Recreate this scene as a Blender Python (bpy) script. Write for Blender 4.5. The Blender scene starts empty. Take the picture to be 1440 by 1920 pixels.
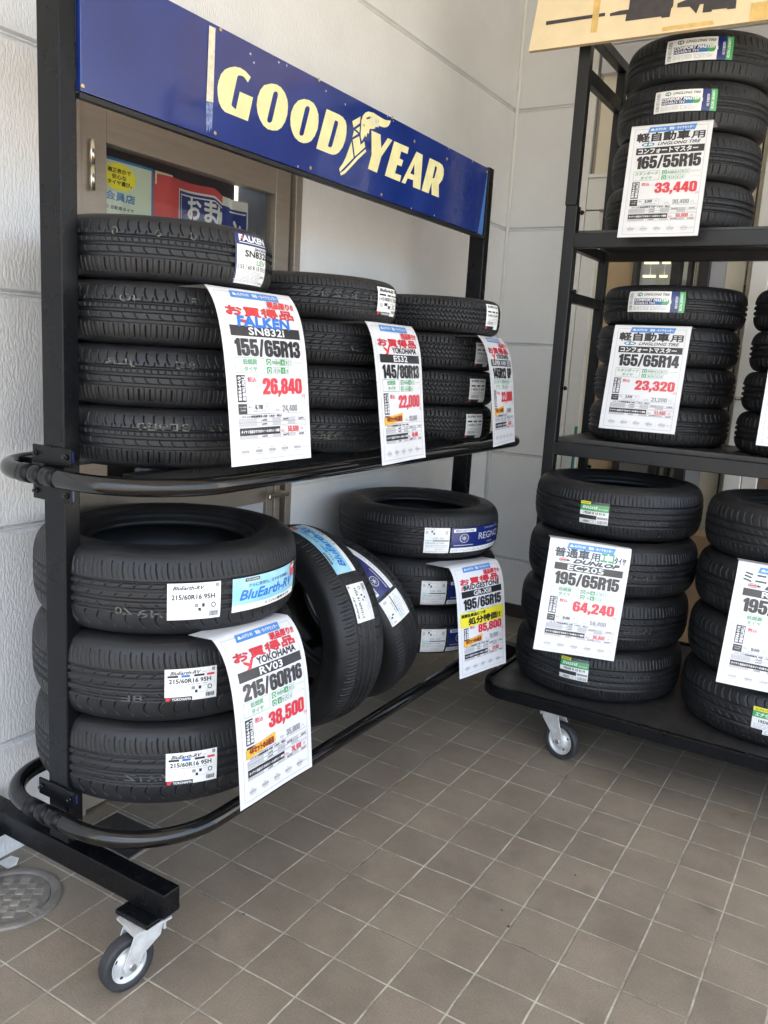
import bpy, bmesh, math, random
import numpy as np
from mathutils import Vector, Matrix
random.seed(7)
R_ = math.radians
scene = bpy.context.scene
COL = scene.collection

# ------------------------------------------------------------------ camera
cam_d = bpy.data.cameras.new("camera")
cam = bpy.data.objects.new("camera", cam_d)
COL.objects.link(cam)
CX, CY, CZ = 1.56885, -1.19831, 1.43161
rx, ry, rz = (0.852364, 0.519732, 0.057925), (0.144733, -0.128011, -0.981155), (-0.502523, 0.844685, -0.184334)
cam.matrix_world = Matrix(((rx[0], -ry[0], -rz[0], CX), (rx[1], -ry[1], -rz[1], CY), (rx[2], -ry[2], -rz[2], CZ), (0, 0, 0, 1)))
cam_d.sensor_fit = 'VERTICAL'
cam_d.sensor_height = 24.0
cam_d.lens = 24.0 * 1572.07 / 1920.0
cam_d.clip_start = 0.02
cam_d.clip_end = 500
scene.camera = cam

# ------------------------------------------------------------------ world, sun, exposure
SUN_EL, SUN_AZ = R_(64), R_(140)       # azimuth measured from +Y towards +X: high over the open yard, kept off the racks by the canopy
w = bpy.data.worlds.new("World")
scene.world = w
w.use_nodes = True
nt = w.node_tree
bg = nt.nodes['Background']
sky = nt.nodes.new('ShaderNodeTexSky')
sky.sky_type = 'NISHITA'
sky.sun_disc = False
sky.sun_elevation = SUN_EL
sky.sun_rotation = SUN_AZ
sky.air_density = 1.0
sky.dust_density = 2.5
sky.ozone_density = 1.0
nt.links.new(sky.outputs[0], bg.inputs[0])
bg.inputs[1].default_value = 0.15
sd = bpy.data.lights.new("sun", 'SUN')
sd.energy = 3.6
sd.angle = R_(0.5)
sd.color = (1.0, 0.93, 0.82)
sun = bpy.data.objects.new("sun", sd)
COL.objects.link(sun)
dirv = Vector((math.sin(SUN_AZ) * math.cos(SUN_EL), math.cos(SUN_AZ) * math.cos(SUN_EL), math.sin(SUN_EL)))
sun.rotation_euler = dirv.to_track_quat('Z', 'Y').to_euler()
sun.location = (0, 0, 8)
scene.view_settings.view_transform = 'Standard'
scene.view_settings.look = 'None'
scene.view_settings.gamma = 1.0
scene.view_settings.exposure = 2.28
try:
    scene.cycles.max_bounces = 8
    scene.cycles.transparent_max_bounces = 8
except Exception:
    pass

# ------------------------------------------------------------------ helpers
def obj(name, mesh, parent=None, mats=(), smooth=False, loc=None):
    o = bpy.data.objects.new(name, mesh)
    COL.objects.link(o)
    if parent is not None:
        o.parent = parent
    if loc is not None:
        o.location = loc
    for m in mats:
        mesh.materials.append(m)
    if smooth:
        mesh.polygons.foreach_set('use_smooth', [True] * len(mesh.polygons))
    return o

def bmobj(name, bm, mats, parent=None, smooth=False, bevel=0, loc=None, seg=2):
    me = bpy.data.meshes.new(name)
    bm.normal_update()
    bm.to_mesh(me)
    bm.free()
    if not isinstance(mats, (list, tuple)):
        mats = [mats]
    o = obj(name, me, parent, mats, smooth, loc)
    if bevel:
        b = o.modifiers.new('bevel', 'BEVEL')
        b.width = bevel
        b.segments = seg
        b.limit_method = 'ANGLE'
        b.angle_limit = R_(40)
        b.harden_normals = False
    return o

def thing(name, label, cat, loc=(0, 0, 0), group=None):
    o = bpy.data.objects.new(name, None)
    COL.objects.link(o)
    o.empty_display_size = 0.05
    o.location = loc
    o['label'] = label
    o['category'] = cat
    if group:
        o['group'] = group
    return o

def tag(o, label, cat, group=None):
    o['label'] = label
    o['category'] = cat
    if group:
        o['group'] = group
    return o

def struct(o):
    o['kind'] = 'structure'
    return o

def box(bm, x0, x1, y0, y1, z0, z1, mi=0):
    v = [bm.verts.new(p) for p in ((x0, y0, z0), (x1, y0, z0), (x1, y1, z0), (x0, y1, z0), (x0, y0, z1), (x1, y0, z1), (x1, y1, z1), (x0, y1, z1))]
    for f in ((0, 3, 2, 1), (4, 5, 6, 7), (0, 1, 5, 4), (1, 2, 6, 5), (2, 3, 7, 6), (3, 0, 4, 7)):
        bm.faces.new([v[i] for i in f]).material_index = mi
    return v

def boxm(x0, x1, y0, y1, z0, z1):
    bm = bmesh.new()
    box(bm, x0, x1, y0, y1, z0, z1)
    return bm

def tube(bm, pts, r, n=16, closed=False, mi=0, caps=True):
    pts = [Vector(p) for p in pts]
    m = len(pts)
    rings = []
    up = None
    for i in range(m):
        if closed:
            t = (pts[(i + 1) % m] - pts[i - 1]).normalized()
        else:
            t = (pts[min(i + 1, m - 1)] - pts[max(i - 1, 0)]).normalized()
        if up is None:
            up = Vector((0, 0, 1)) if abs(t.z) < 0.9 else Vector((1, 0, 0))
        a = t.cross(up).normalized()
        up = a.cross(t).normalized()
        rings.append([bm.verts.new(pts[i] + (a * math.cos(2 * math.pi * k / n) + up * math.sin(2 * math.pi * k / n)) * r) for k in range(n)])
    for i in range(m if closed else m - 1):
        A, B = rings[i], rings[(i + 1) % m]
        for k in range(n):
            f = bm.faces.new((A[k], A[(k + 1) % n], B[(k + 1) % n], B[k]))
            f.material_index = mi
            f.smooth = True
    if not closed and caps:
        bm.faces.new(rings[0][::-1]).material_index = mi
        bm.faces.new(rings[-1]).material_index = mi

def cyl(bm, c, axis, r, h, n=20, mi=0, r2=None):
    axis = Vector(axis).normalized()
    c = Vector(c)
    a = axis.orthogonal().normalized()
    b = axis.cross(a)
    r2 = r if r2 is None else r2
    A = [bm.verts.new(c + (a * math.cos(2 * math.pi * k / n) + b * math.sin(2 * math.pi * k / n)) * r) for k in range(n)]
    B = [bm.verts.new(c + axis * h + (a * math.cos(2 * math.pi * k / n) + b * math.sin(2 * math.pi * k / n)) * r2) for k in range(n)]
    for k in range(n):
        f = bm.faces.new((A[k], A[(k + 1) % n], B[(k + 1) % n], B[k]))
        f.material_index = mi
        f.smooth = True
    bm.faces.new(A[::-1]).material_index = mi
    bm.faces.new(B).material_index = mi

def lathe(bm, prof, axis_mat, n=48, closed=False, mi=0):
    rings = []
    for r, z in prof:
        rings.append([bm.verts.new(axis_mat @ Vector((r * math.cos(2 * math.pi * k / n), r * math.sin(2 * math.pi * k / n), z))) for k in range(n)])
    m = len(rings)
    for i in range(m if closed else m - 1):
        A, B = rings[i], rings[(i + 1) % m]
        for k in range(n):
            f = bm.faces.new((A[k], A[(k + 1) % n], B[(k + 1) % n], B[k]))
            f.material_index = mi
            f.smooth = True

def extrude_poly(bm, loops, to3, d0, d1, mi=0):
    """flat outline with thickness; loops: outer only"""
    for lp in loops:
        A = [bm.verts.new(to3(p[0], p[1], d0)) for p in lp]
        B = [bm.verts.new(to3(p[0], p[1], d1)) for p in lp]
        n = len(lp)
        for k in range(n):
            bm.faces.new((A[k], A[(k + 1) % n], B[(k + 1) % n], B[k])).material_index = mi
        bm.faces.new(A[::-1]).material_index = mi
        bm.faces.new(B).material_index = mi

# ------------------------------------------------------------------ materials
def mat(name, base, rough=0.5, metal=0.0, spec=0.5, coat=0.0, coat_rough=0.1, var=0.0, vscale=8.0, vstretch=(1, 1, 1), var2=None, bump=0.0, bscale=60.0, bstretch=(1, 1, 1), bdist=0.002, rvar=0.0, emit=None, estr=0.0):
    m = bpy.data.materials.new(name)
    m.use_nodes = True
    t = m.node_tree
    p = t.nodes['Principled BSDF']
    p.inputs['Base Color'].default_value = (*base, 1)
    p.inputs['Roughness'].default_value = rough
    p.inputs['Metallic'].default_value = metal
    p.inputs['Specular IOR Level'].default_value = spec
    if coat:
        p.inputs['Coat Weight'].default_value = coat
        p.inputs['Coat Roughness'].default_value = coat_rough
    if emit:
        p.inputs['Emission Color'].default_value = (*emit, 1)
        p.inputs['Emission Strength'].default_value = estr
    co = None
    def coords(st):
        nonlocal co
        if co is None:
            co = t.nodes.new('ShaderNodeTexCoord')
        mp = t.nodes.new('ShaderNodeMapping')
        mp.inputs['Scale'].default_value = st
        t.links.new(co.outputs['Object'], mp.inputs[0])
        return mp.outputs[0]
    if var or rvar:
        n = t.nodes.new('ShaderNodeTexNoise')
        n.inputs['Scale'].default_value = vscale
        n.inputs['Detail'].default_value = 6
        n.inputs['Roughness'].default_value = 0.65
        t.links.new(coords(vstretch), n.inputs['Vector'])
        if var:
            r = t.nodes.new('ShaderNodeValToRGB')
            b2 = var2 if var2 else tuple(c * (1 - var) for c in base)
            r.color_ramp.elements[0].color = (*b2, 1)
            r.color_ramp.elements[1].color = (*(base if var2 else tuple(min(1, c * (1 + var * 0.5)) for c in base)), 1)
            r.color_ramp.elements[0].position = 0.32
            r.color_ramp.elements[1].position = 0.68
            t.links.new(n.outputs[0], r.inputs[0])
            t.links.new(r.outputs[0], p.inputs['Base Color'])
        if rvar:
            mr = t.nodes.new('ShaderNodeMapRange')
            mr.inputs[3].default_value = max(0, rough - rvar)
            mr.inputs[4].default_value = min(1, rough + rvar)
            mr.inputs[1].default_value = 0.3
            mr.inputs[2].default_value = 0.7
            t.links.new(n.outputs[0], mr.inputs[0])
            t.links.new(mr.outputs[0], p.inputs['Roughness'])
    if bump:
        n = t.nodes.new('ShaderNodeTexNoise')
        n.inputs['Scale'].default_value = bscale
        n.inputs['Detail'].default_value = 4
        t.links.new(coords(bstretch), n.inputs['Vector'])
        b = t.nodes.new('ShaderNodeBump')
        b.inputs['Strength'].default_value = bump
        b.inputs['Distance'].default_value = bdist
        t.links.new(n.outputs[0], b.inputs['Height'])
        t.links.new(b.outputs[0], p.inputs['Normal'])
    return m

M = {}
M['rubber'] = mat('tyre_rubber', (0.0135, 0.014, 0.0155), 0.48, spec=0.40, var=0.35, vscale=9, rvar=0.1, bump=0.25, bscale=420, bdist=0.0006)
M['rubber_side'] = mat('tyre_sidewall_rubber', (0.012, 0.0125, 0.0135), 0.46, spec=0.42, var=0.4, vscale=7, rvar=0.14, bump=0.2, bscale=300, bdist=0.0006)
M['black'] = mat('black_gloss_paint', (0.004, 0.0045, 0.0055), 0.28, spec=0.22, rvar=0.05, vscale=6, bump=0.05, bscale=160, bdist=0.0005)
M['pipe'] = mat('black_pipe_paint', (0.005, 0.005, 0.005), 0.09, spec=0.55, rvar=0.03, vscale=12)
M['blackmat'] = mat('black_satin_paint', (0.011, 0.0115, 0.012), 0.42, spec=0.4, var=0.3, vscale=10, rvar=0.1, bump=0.06, bscale=150, bdist=0.0008)
M['deck'] = mat('worn_black_deck', (0.02, 0.02, 0.02), 0.45, var=0.6, var2=(0.05, 0.046, 0.042), vscale=5, rvar=0.15, bump=0.3, bscale=120, bdist=0.001)
M['blue'] = mat('blue_sign_enamel', (0.010, 0.028, 0.17), 0.16, spec=0.5, coat=0.5, coat_rough=0.05, rvar=0.05, vscale=6, var=0.18)
M['bluelit'] = mat('blue_sign_edge_lit', (0.03, 0.17, 0.55), 0.3)  # lighter copy of the sign blue: the bent edge's reflection put into its colour
M['cream'] = mat('cream_lettering', (0.76, 0.70, 0.36), 0.45, var=0.12, vscale=25)
M['tape'] = mat('old_cream_tape', (0.68, 0.63, 0.47), 0.7, var=0.25, vscale=60)
M['glue'] = mat('tape_residue', (0.30, 0.37, 0.55), 0.6, var=0.9, vscale=110, var2=(0.02, 0.04, 0.19))
M['paper'] = mat('laminated_white_card', (0.74, 0.75, 0.77), 0.35, coat=0.8, coat_rough=0.08, bump=0.08, bscale=14, bdist=0.004)
M['lam'] = mat('laminate_border', (0.66, 0.68, 0.72), 0.25, coat=0.5)
M['ink'] = mat('black_ink', (0.018, 0.018, 0.022), 0.4, coat=0.6, coat_rough=0.08)
M['grey'] = mat('grey_ink', (0.27, 0.28, 0.29), 0.4, coat=0.6, coat_rough=0.08)
M['lgrey'] = mat('light_grey_ink', (0.50, 0.50, 0.52), 0.4, coat=0.6, coat_rough=0.08)
M['red'] = mat('red_ink', (0.66, 0.035, 0.055), 0.4, coat=0.6, coat_rough=0.08)
M['dred'] = mat('dark_red_ink', (0.34, 0.01, 0.02), 0.4, coat=0.6)
M['green'] = mat('green_ink', (0.05, 0.33, 0.10), 0.4, coat=0.6, coat_rough=0.08)
M['gtext'] = mat('green_text_ink', (0.16, 0.40, 0.22), 0.4, coat=0.6)
M['hblue'] = mat('blue_header_ink', (0.06, 0.24, 0.60), 0.4, coat=0.6)
M['fblue'] = mat('bright_blue_ink', (0.02, 0.16, 0.58), 0.4, coat=0.5)
M['navy'] = mat('navy_ink', (0.008, 0.02, 0.14), 0.35, coat=0.5)
M['yellow'] = mat('yellow_tape', (0.80, 0.70, 0.03), 0.45)
M['orange'] = mat('orange_sticker', (0.78, 0.43, 0.05), 0.45)
M['maroon'] = mat('maroon_ink', (0.26, 0.03, 0.02), 0.5)
M['white'] = mat('white_sticker_paper', (0.80, 0.81, 0.79), 0.5, var=0.08, vscale=40)
M['skyb'] = mat('sky_blue_print', (0.22, 0.56, 0.78), 0.35, var=0.3, vscale=18, var2=(0.42, 0.70, 0.72), coat=0.4)
M['mark'] = mat('pale_tread_marking', (0.125, 0.125, 0.095), 0.8)
M['markdim'] = mat('faint_tread_marking', (0.085, 0.09, 0.095), 0.8)
M['steel'] = mat('galvanised_steel', (0.66, 0.67, 0.65), 0.38, metal=0.3, var=0.25, vscale=30, rvar=0.12, bump=0.1, bscale=80, bdist=0.001)
M['wrub'] = mat('caster_rubber', (0.028, 0.029, 0.031), 0.6, var=0.3, vscale=20)
M['bolt'] = mat('bolt_steel', (0.42, 0.42, 0.42), 0.4, metal=0.9)
M['brass'] = mat('brass_screw', (0.55, 0.42, 0.22), 0.4, metal=0.8)
M['wall'] = mat('white_wall_paint', (0.71, 0.71, 0.70), 0.6, var=0.06, vscale=3, bump=0.85, bscale=150, bstretch=(1, 1, 0.4), bdist=0.0035)
M['wallB'] = mat('white_panel_paint', (0.71, 0.715, 0.71), 0.6, var=0.05, vscale=3, bump=0.35, bscale=90, bstretch=(1, 1, 0.3), bdist=0.003)
M['soffit'] = mat('cream_soffit', (0.74, 0.72, 0.66), 0.6)
M['bead'] = mat('white_sealant', (0.72, 0.72, 0.68), 0.5)
M['alu'] = mat('bronze_aluminium', (0.31, 0.265, 0.215), 0.38, metal=0.35, var=0.1, vscale=6, vstretch=(1, 1, 12), bump=0.05, bscale=300, bstretch=(1, 1, 0.05), bdist=0.0005)
M['silver'] = mat('satin_silver', (0.62, 0.58, 0.48), 0.25, metal=0.9)
M['wood'] = mat('cream_painted_board', (0.80, 0.66, 0.42), 0.6, var=0.08, vscale=6)
M['woodedge'] = mat('raw_board_edge', (0.58, 0.42, 0.24), 0.7, var=0.2, vscale=20)
M['btape'] = mat('dark_grey_tape', (0.055, 0.05, 0.055), 0.35, var=0.3, vscale=30)
M['mtape'] = mat('yellowed_masking_tape', (0.72, 0.49, 0.17), 0.5, var=0.2, vscale=25)
M['beige'] = mat('beige_panel', (0.70, 0.64, 0.50), 0.6, var=0.06, vscale=4)
M['white2'] = mat('white_frame_paint', (0.74, 0.72, 0.66), 0.5, var=0.05, vscale=4)
M['dark'] = mat('dark_bronze_frame', (0.03, 0.027, 0.024), 0.4)
M['brown'] = mat('brown_panel', (0.12, 0.085, 0.055), 0.6, var=0.15, vscale=5)
M['card'] = mat('cardboard', (0.36, 0.22, 0.11), 0.8, var=0.12, vscale=12)
M['tan'] = mat('tan_wall', (0.46, 0.33, 0.18), 0.7, var=0.08, vscale=3)
M['redcloth'] = mat('red_banner_cloth', (0.56, 0.07, 0.07), 0.7, var=0.15, vscale=8)
M['clothw'] = mat('white_banner_print', (0.62, 0.62, 0.60), 0.7)
M['clothb'] = mat('navy_banner_print', (0.015, 0.03, 0.17), 0.7)
M['poster'] = mat('pale_green_poster', (0.52, 0.58, 0.46), 0.5)
M['posterblue'] = mat('blue_poster_print', (0.04, 0.16, 0.36), 0.5)
M['iron'] = mat('cast_iron_cover', (0.21, 0.195, 0.17), 0.5, metal=0.2, var=0.35, vscale=30, bump=0.3, bscale=120, bdist=0.001)
M['ironw'] = mat('worn_cast_iron', (0.27, 0.25, 0.215), 0.5, metal=0.2, var=0.4, vscale=40)
M['teal'] = mat('teal_board', (0.02, 0.17, 0.17), 0.5)
M['plate'] = mat('black_drain_plate', (0.02, 0.02, 0.02), 0.4, var=0.4, vscale=30)
M['lamp'] = mat('lit_fluorescent_tube', (0.9, 0.9, 0.85), 0.5, emit=(1.0, 0.80, 0.32), estr=0.55)

def glass_mat():
    m = bpy.data.materials.new('window_glass')
    m.use_nodes = True
    t = m.node_tree
    t.nodes.clear()
    out = t.nodes.new('ShaderNodeOutputMaterial')
    tr = t.nodes.new('ShaderNodeBsdfTransparent')
    tr.inputs[0].default_value = (0.95, 0.965, 0.95, 1)
    gl = t.nodes.new('ShaderNodeBsdfGlossy')
    gl.inputs['Roughness'].default_value = 0.02
    lw = t.nodes.new('ShaderNodeLayerWeight')
    lw.inputs[0].default_value = 0.5
    pw = t.nodes.new('ShaderNodeMath')
    pw.operation = 'POWER'
    pw.inputs[1].default_value = 4.0
    t.links.new(lw.outputs['Facing'], pw.inputs[0])
    fr = t.nodes.new('ShaderNodeMath')
    fr.operation = 'MULTIPLY_ADD'
    fr.inputs[1].default_value = 0.7
    fr.inputs[2].default_value = 0.05
    t.links.new(pw.outputs[0], fr.inputs[0])
    mx = t.nodes.new('ShaderNodeMixShader')
    t.links.new(fr.outputs[0], mx.inputs[0])
    t.links.new(tr.outputs[0], mx.inputs[1])
    t.links.new(gl.outputs[0], mx.inputs[2])
    t.links.new(mx.outputs[0], out.inputs[0])
    return m
M['glass'] = glass_mat()

def tile_mat(P=0.152):
    m = bpy.data.materials.new('brown_paving_tiles')
    m.use_nodes = True
    t = m.node_tree
    N, Lk = t.nodes.new, t.links.new
    p = t.nodes['Principled BSDF']
    co = N('ShaderNodeTexCoord')
    sep = N('ShaderNodeSeparateXYZ')
    Lk(co.outputs['Object'], sep.inputs[0])
    def math_(op, a, b=None, c=None):
        n = N('ShaderNodeMath')
        n.operation = op
        for k, v in enumerate((a, b, c)):
            if v is None:
                continue
            if isinstance(v, (int, float)):
                n.inputs[k].default_value = v
            else:
                Lk(v, n.inputs[k])
        return n.outputs[0]
    # slight wobble of the joints
    wob = N('ShaderNodeTexNoise')
    wob.inputs['Scale'].default_value = 9
    Lk(co.outputs['Object'], wob.inputs['Vector'])
    wv = math_('MULTIPLY', math_('SUBTRACT', wob.outputs[0], 0.5), 0.004)
    ds = []
    cells = []
    for ax in (0, 1):
        s = math_('DIVIDE', math_('ADD', sep.outputs[ax], wv), P)
        cells.append(math_('FLOOR', s))
        fr = math_('SUBTRACT', s, cells[-1])
        d = math_('MINIMUM', fr, math_('SUBTRACT', 1.0, fr))
        ds.append(math_('MULTIPLY', d, P))
    d = math_('MINIMUM', ds[0], ds[1])
    gr = N('ShaderNodeMapRange')
    gr.inputs[1].default_value = 0.0016
    gr.inputs[2].default_value = 0.0034
    gr.inputs[3].default_value = 1.0
    gr.inputs[4].default_value = 0.0
    Lk(d, gr.inputs[0])
    cx = N('ShaderNodeCombineXYZ')
    Lk(cells[0], cx.inputs[0])
    Lk(cells[1], cx.inputs[1])
    wn = N('ShaderNodeTexWhiteNoise')
    wn.noise_dimensions = '3D'
    Lk(cx.outputs[0], wn.inputs['Vector'])
    ramp = N('ShaderNodeValToRGB')
    ramp.color_ramp.elements[0].color = (0.212, 0.177, 0.134, 1)
    ramp.color_ramp.elements[1].color = (0.252, 0.208, 0.155, 1)
    Lk(wn.outputs['Value'], ramp.inputs[0])
    n2 = N('ShaderNodeTexNoise')
    n2.inputs['Scale'].default_value = 3.2
    n2.inputs['Detail'].default_value = 7
    n2.inputs['Roughness'].default_value = 0.7
    Lk(co.outputs['Object'], n2.inputs['Vector'])
    dirt = N('ShaderNodeMapRange')
    dirt.inputs[1].default_value = 0.3
    dirt.inputs[2].default_value = 0.7
    dirt.inputs[3].default_value = 0.74
    dirt.inputs[4].default_value = 1.15
    Lk(n2.outputs[0], dirt.inputs[0])
    # oil spots
    n3 = N('ShaderNodeTexNoise')
    n3.inputs['Scale'].default_value = 7
    n3.inputs['Detail'].default_value = 2
    Lk(co.outputs['Object'], n3.inputs['Vector'])
    spot = N('ShaderNodeMapRange')
    spot.inputs[1].default_value = 0.64
    spot.inputs[2].default_value = 0.74
    spot.inputs[3].default_value = 1.0
    spot.inputs[4].default_value = 0.80
    Lk(n3.outputs[0], spot.inputs[0])
    nf = N('ShaderNodeTexNoise')
    nf.inputs['Scale'].default_value = 260
    nf.inputs['Detail'].default_value = 3
    Lk(co.outputs['Object'], nf.inputs['Vector'])
    fine = N('ShaderNodeMapRange')
    fine.inputs[1].default_value = 0.3
    fine.inputs[2].default_value = 0.7
    fine.inputs[3].default_value = 0.82
    fine.inputs[4].default_value = 1.16
    Lk(nf.outputs[0], fine.inputs[0])
    k = math_('MULTIPLY', math_('MULTIPLY', dirt.outputs[0], spot.outputs[0]), fine.outputs[0])
    mul = N('ShaderNodeVectorMath')
    mul.operation = 'SCALE'
    Lk(ramp.outputs[0], mul.inputs[0])
    Lk(k, mul.inputs['Scale'])
    # grout colour: pale where clean, dark where dirty
    gn = N('ShaderNodeTexNoise')
    gn.inputs['Scale'].default_value = 5.5
    gn.inputs['Detail'].default_value = 5
    gn.inputs['Roughness'].default_value = 0.75
    Lk(co.outputs['Object'], gn.inputs['Vector'])
    gramp = N('ShaderNodeValToRGB')
    gramp.color_ramp.elements[0].color = (0.085, 0.075, 0.06, 1)
    gramp.color_ramp.elements[1].color = (0.46, 0.43, 0.34, 1)
    gramp.color_ramp.elements[0].position = 0.30
    gramp.color_ramp.elements[1].position = 0.60
    Lk(gn.outputs[0], gramp.inputs[0])
    mix = N('ShaderNodeMix')
    mix.data_type = 'RGBA'
    Lk(gr.outputs[0], mix.inputs['Factor'])
    Lk(mul.outputs[0], mix.inputs['A'])
    Lk(gramp.outputs[0], mix.inputs['B'])
    Lk(mix.outputs['Result'], p.inputs['Base Color'])
    p.inputs['Roughness'].default_value = 0.48
    rr = N('ShaderNodeMapRange')
    rr.inputs[3].default_value = 0.42
    rr.inputs[4].default_value = 0.62
    Lk(n2.outputs[0], rr.inputs[0])
    Lk(rr.outputs[0], p.inputs['Roughness'])
    # relief: brushed slate texture plus sunk joints
    mp = N('ShaderNodeMapping')
    mp.inputs['Scale'].default_value = (55, 110, 80)
    mp.inputs['Rotation'].default_value = (0, 0, 0.35)
    Lk(co.outputs['Object'], mp.inputs[0])
    nb = N('ShaderNodeTexNoise')
    nb.inputs['Scale'].default_value = 1.0
    nb.inputs['Detail'].default_value = 5
    nb.inputs['Roughness'].default_value = 0.6
    Lk(mp.outputs[0], nb.inputs['Vector'])
    h = math_('SUBTRACT', math_('MULTIPLY', nb.outputs[0], 0.5), math_('MULTIPLY', gr.outputs[0], 0.8))
    bp = N('ShaderNodeBump')
    bp.inputs['Strength'].default_value = 0.55
    bp.inputs['Distance'].default_value = 0.003
    Lk(h, bp.inputs['Height'])
    Lk(bp.outputs[0], p.inputs['Normal'])
    return m
M['tiles'] = tile_mat()
M['asphalt'] = mat('light_concrete_yard', (0.35, 0.32, 0.27), 0.8, var=0.2, vscale=2)
# ------------------------------------------------------------------ printing: flat lettering laid on curved sheets
from mathutils.geometry import tessellate_polygon
_cache = {}
def font_tris(s, res=2, shear=0.0):
    key = (s, res, shear)
    if key in _cache:
        return _cache[key]
    c = bpy.data.curves.new('lettering', 'FONT')
    c.body = s
    c.resolution_u = res
    c.shear = shear
    o = bpy.data.objects.new('lettering', c)
    COL.objects.link(o)
    dg = bpy.context.evaluated_depsgraph_get()
    me = bpy.data.meshes.new_from_object(o.evaluated_get(dg))
    n = len(me.vertices)
    v = np.zeros(n * 3)
    me.vertices.foreach_get('co', v)
    v = v.reshape(-1, 3)[:, :2]
    f = [tuple(p.vertices) for p in me.polygons]
    bpy.data.objects.remove(o)
    bpy.data.curves.remove(c)
    bpy.data.meshes.remove(me)
    lo, hi = v.min(0), v.max(0)
    _cache[key] = ((v - lo) / (hi - lo), f, (hi - lo))
    return _cache[key]

def rr(x0, y0, x1, y1, r, n=3):
    out = []
    for cx, cy, a in ((x1 - r, y1 - r, 0), (x0 + r, y1 - r, 90), (x0 + r, y0 + r, 180), (x1 - r, y0 + r, 270)):
        for k in range(n + 1):
            t = R_(a + 90 * k / n)
            out.append((cx + r * math.cos(t), cy + r * math.sin(t)))
    return out
_six_o = [(.57, .72), (.57, .80), (.51, .94), (.38, 1), (.2, 1), (.06, .93), (0, .78), (0, .22), (.06, .06), (.19, 0), (.39, 0), (.52, .07), (.57, .22), (.57, .44), (.53, .57), (.43, .63), (.31, .62), (.21, .56), (.21, .76), (.24, .84), (.29, .86), (.34, .83), (.36, .72)]
_six_h = rr(.21, .15, .36, .48, .06)
HEAVY = {
 '0': [rr(0, 0, .57, 1, .2), rr(.21, .15, .36, .85, .07)],
 '1': [[(.12, 0), (.34, 0), (.34, 1), (.17, 1), (.12, .92), (0, .84), (0, .68), (.12, .72)]],
 '2': [[(0, .66), (0, .8), (.06, .94), (.2, 1), (.38, 1), (.52, .93), (.57, .78), (.56, .62), (.5, .48), (.26, .17), (.56, .17), (.56, 0), (0, 0), (0, .14), (.28, .5), (.35, .65), (.36, .76), (.33, .84), (.28, .86), (.23, .83), (.21, .76), (.21, .66)]],
 '3': [[(0, .7), (0, .8), (.07, .94), (.2, 1), (.38, 1), (.51, .93), (.56, .8), (.56, .68), (.51, .57), (.44, .53), (.52, .48), (.57, .37), (.57, .22), (.51, .07), (.38, 0), (.2, 0), (.06, .06), (0, .2), (0, .34), (.21, .34), (.21, .22), (.24, .15), (.29, .14), (.35, .17), (.36, .26), (.36, .36), (.32, .44), (.19, .45), (.19, .59), (.31, .6), (.35, .65), (.35, .78), (.32, .85), (.27, .85), (.22, .82), (.21, .7)]],
 '4': [[(.3, 0), (.5, 0), (.5, .2), (.58, .2), (.58, .36), (.5, .36), (.5, 1), (.24, 1), (0, .36), (0, .2), (.3, .2)], [(.16, .36), (.3, .36), (.3, .74)]],
 '5': [[(.03, 1), (.53, 1), (.53, .84), (.22, .84), (.21, .64), (.3, .68), (.42, .67), (.52, .6), (.56, .48), (.57, .24), (.51, .07), (.38, 0), (.2, 0), (.06, .06), (0, .2), (0, .34), (.21, .34), (.21, .2), (.24, .15), (.29, .14), (.34, .17), (.36, .26), (.36, .44), (.34, .51), (.28, .53), (.23, .5), (.21, .45), (.02, .45)]],
 '6': [_six_o, _six_h],
 '7': [[(0, 1), (.54, 1), (.54, .84), (.38, 0), (.15, 0), (.32, .83), (0, .83)]],
 '8': [[(.2, 0), (.38, 0), (.51, .06), (.57, .2), (.57, .38), (.52, .49), (.45, .53), (.52, .58), (.56, .69), (.56, .82), (.5, .94), (.38, 1), (.19, 1), (.07, .94), (.01, .82), (.01, .69), (.05, .58), (.12, .53), (.05, .49), (0, .38), (0, .2), (.06, .06)], rr(.21, .62, .36, .86, .06), rr(.21, .14, .36, .45, .06)],
 '9': [[(.57 - x, 1 - y) for x, y in _six_o], [(.57 - x, 1 - y) for x, y in _six_h]],
 ',': [[(0, .2), (.2, .2), (.2, .02), (.07, -.18), (-.02, -.18), (.06, 0), (0, 0)]],
 '/': [[(0, -.02), (.14, -.02), (.38, 1.02), (.24, 1.02)]],
 'R': [[(0, 0), (0, 1), (.34, 1), (.5, .95), (.57, .82), (.57, .66), (.53, .55), (.46, .5), (.53, .44), (.56, .32), (.56, 0), (.36, 0), (.36, .34), (.33, .4), (.21, .41), (.21, 0)], [(.21, .85), (.3, .84), (.35, .79), (.35, .64), (.31, .57), (.21, .56)]],
 'P': [[(0, 0), (0, 1), (.34, 1), (.5, .95), (.57, .82), (.57, .58), (.5, .45), (.36, .4), (.21, .4), (.21, 0)], [(.21, .85), (.3, .84), (.35, .79), (.35, .62), (.31, .56), (.21, .55)]],
}
HW = {'1': .34, ',': .2, '/': .38, '4': .58, '7': .54, ' ': .25}
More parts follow.
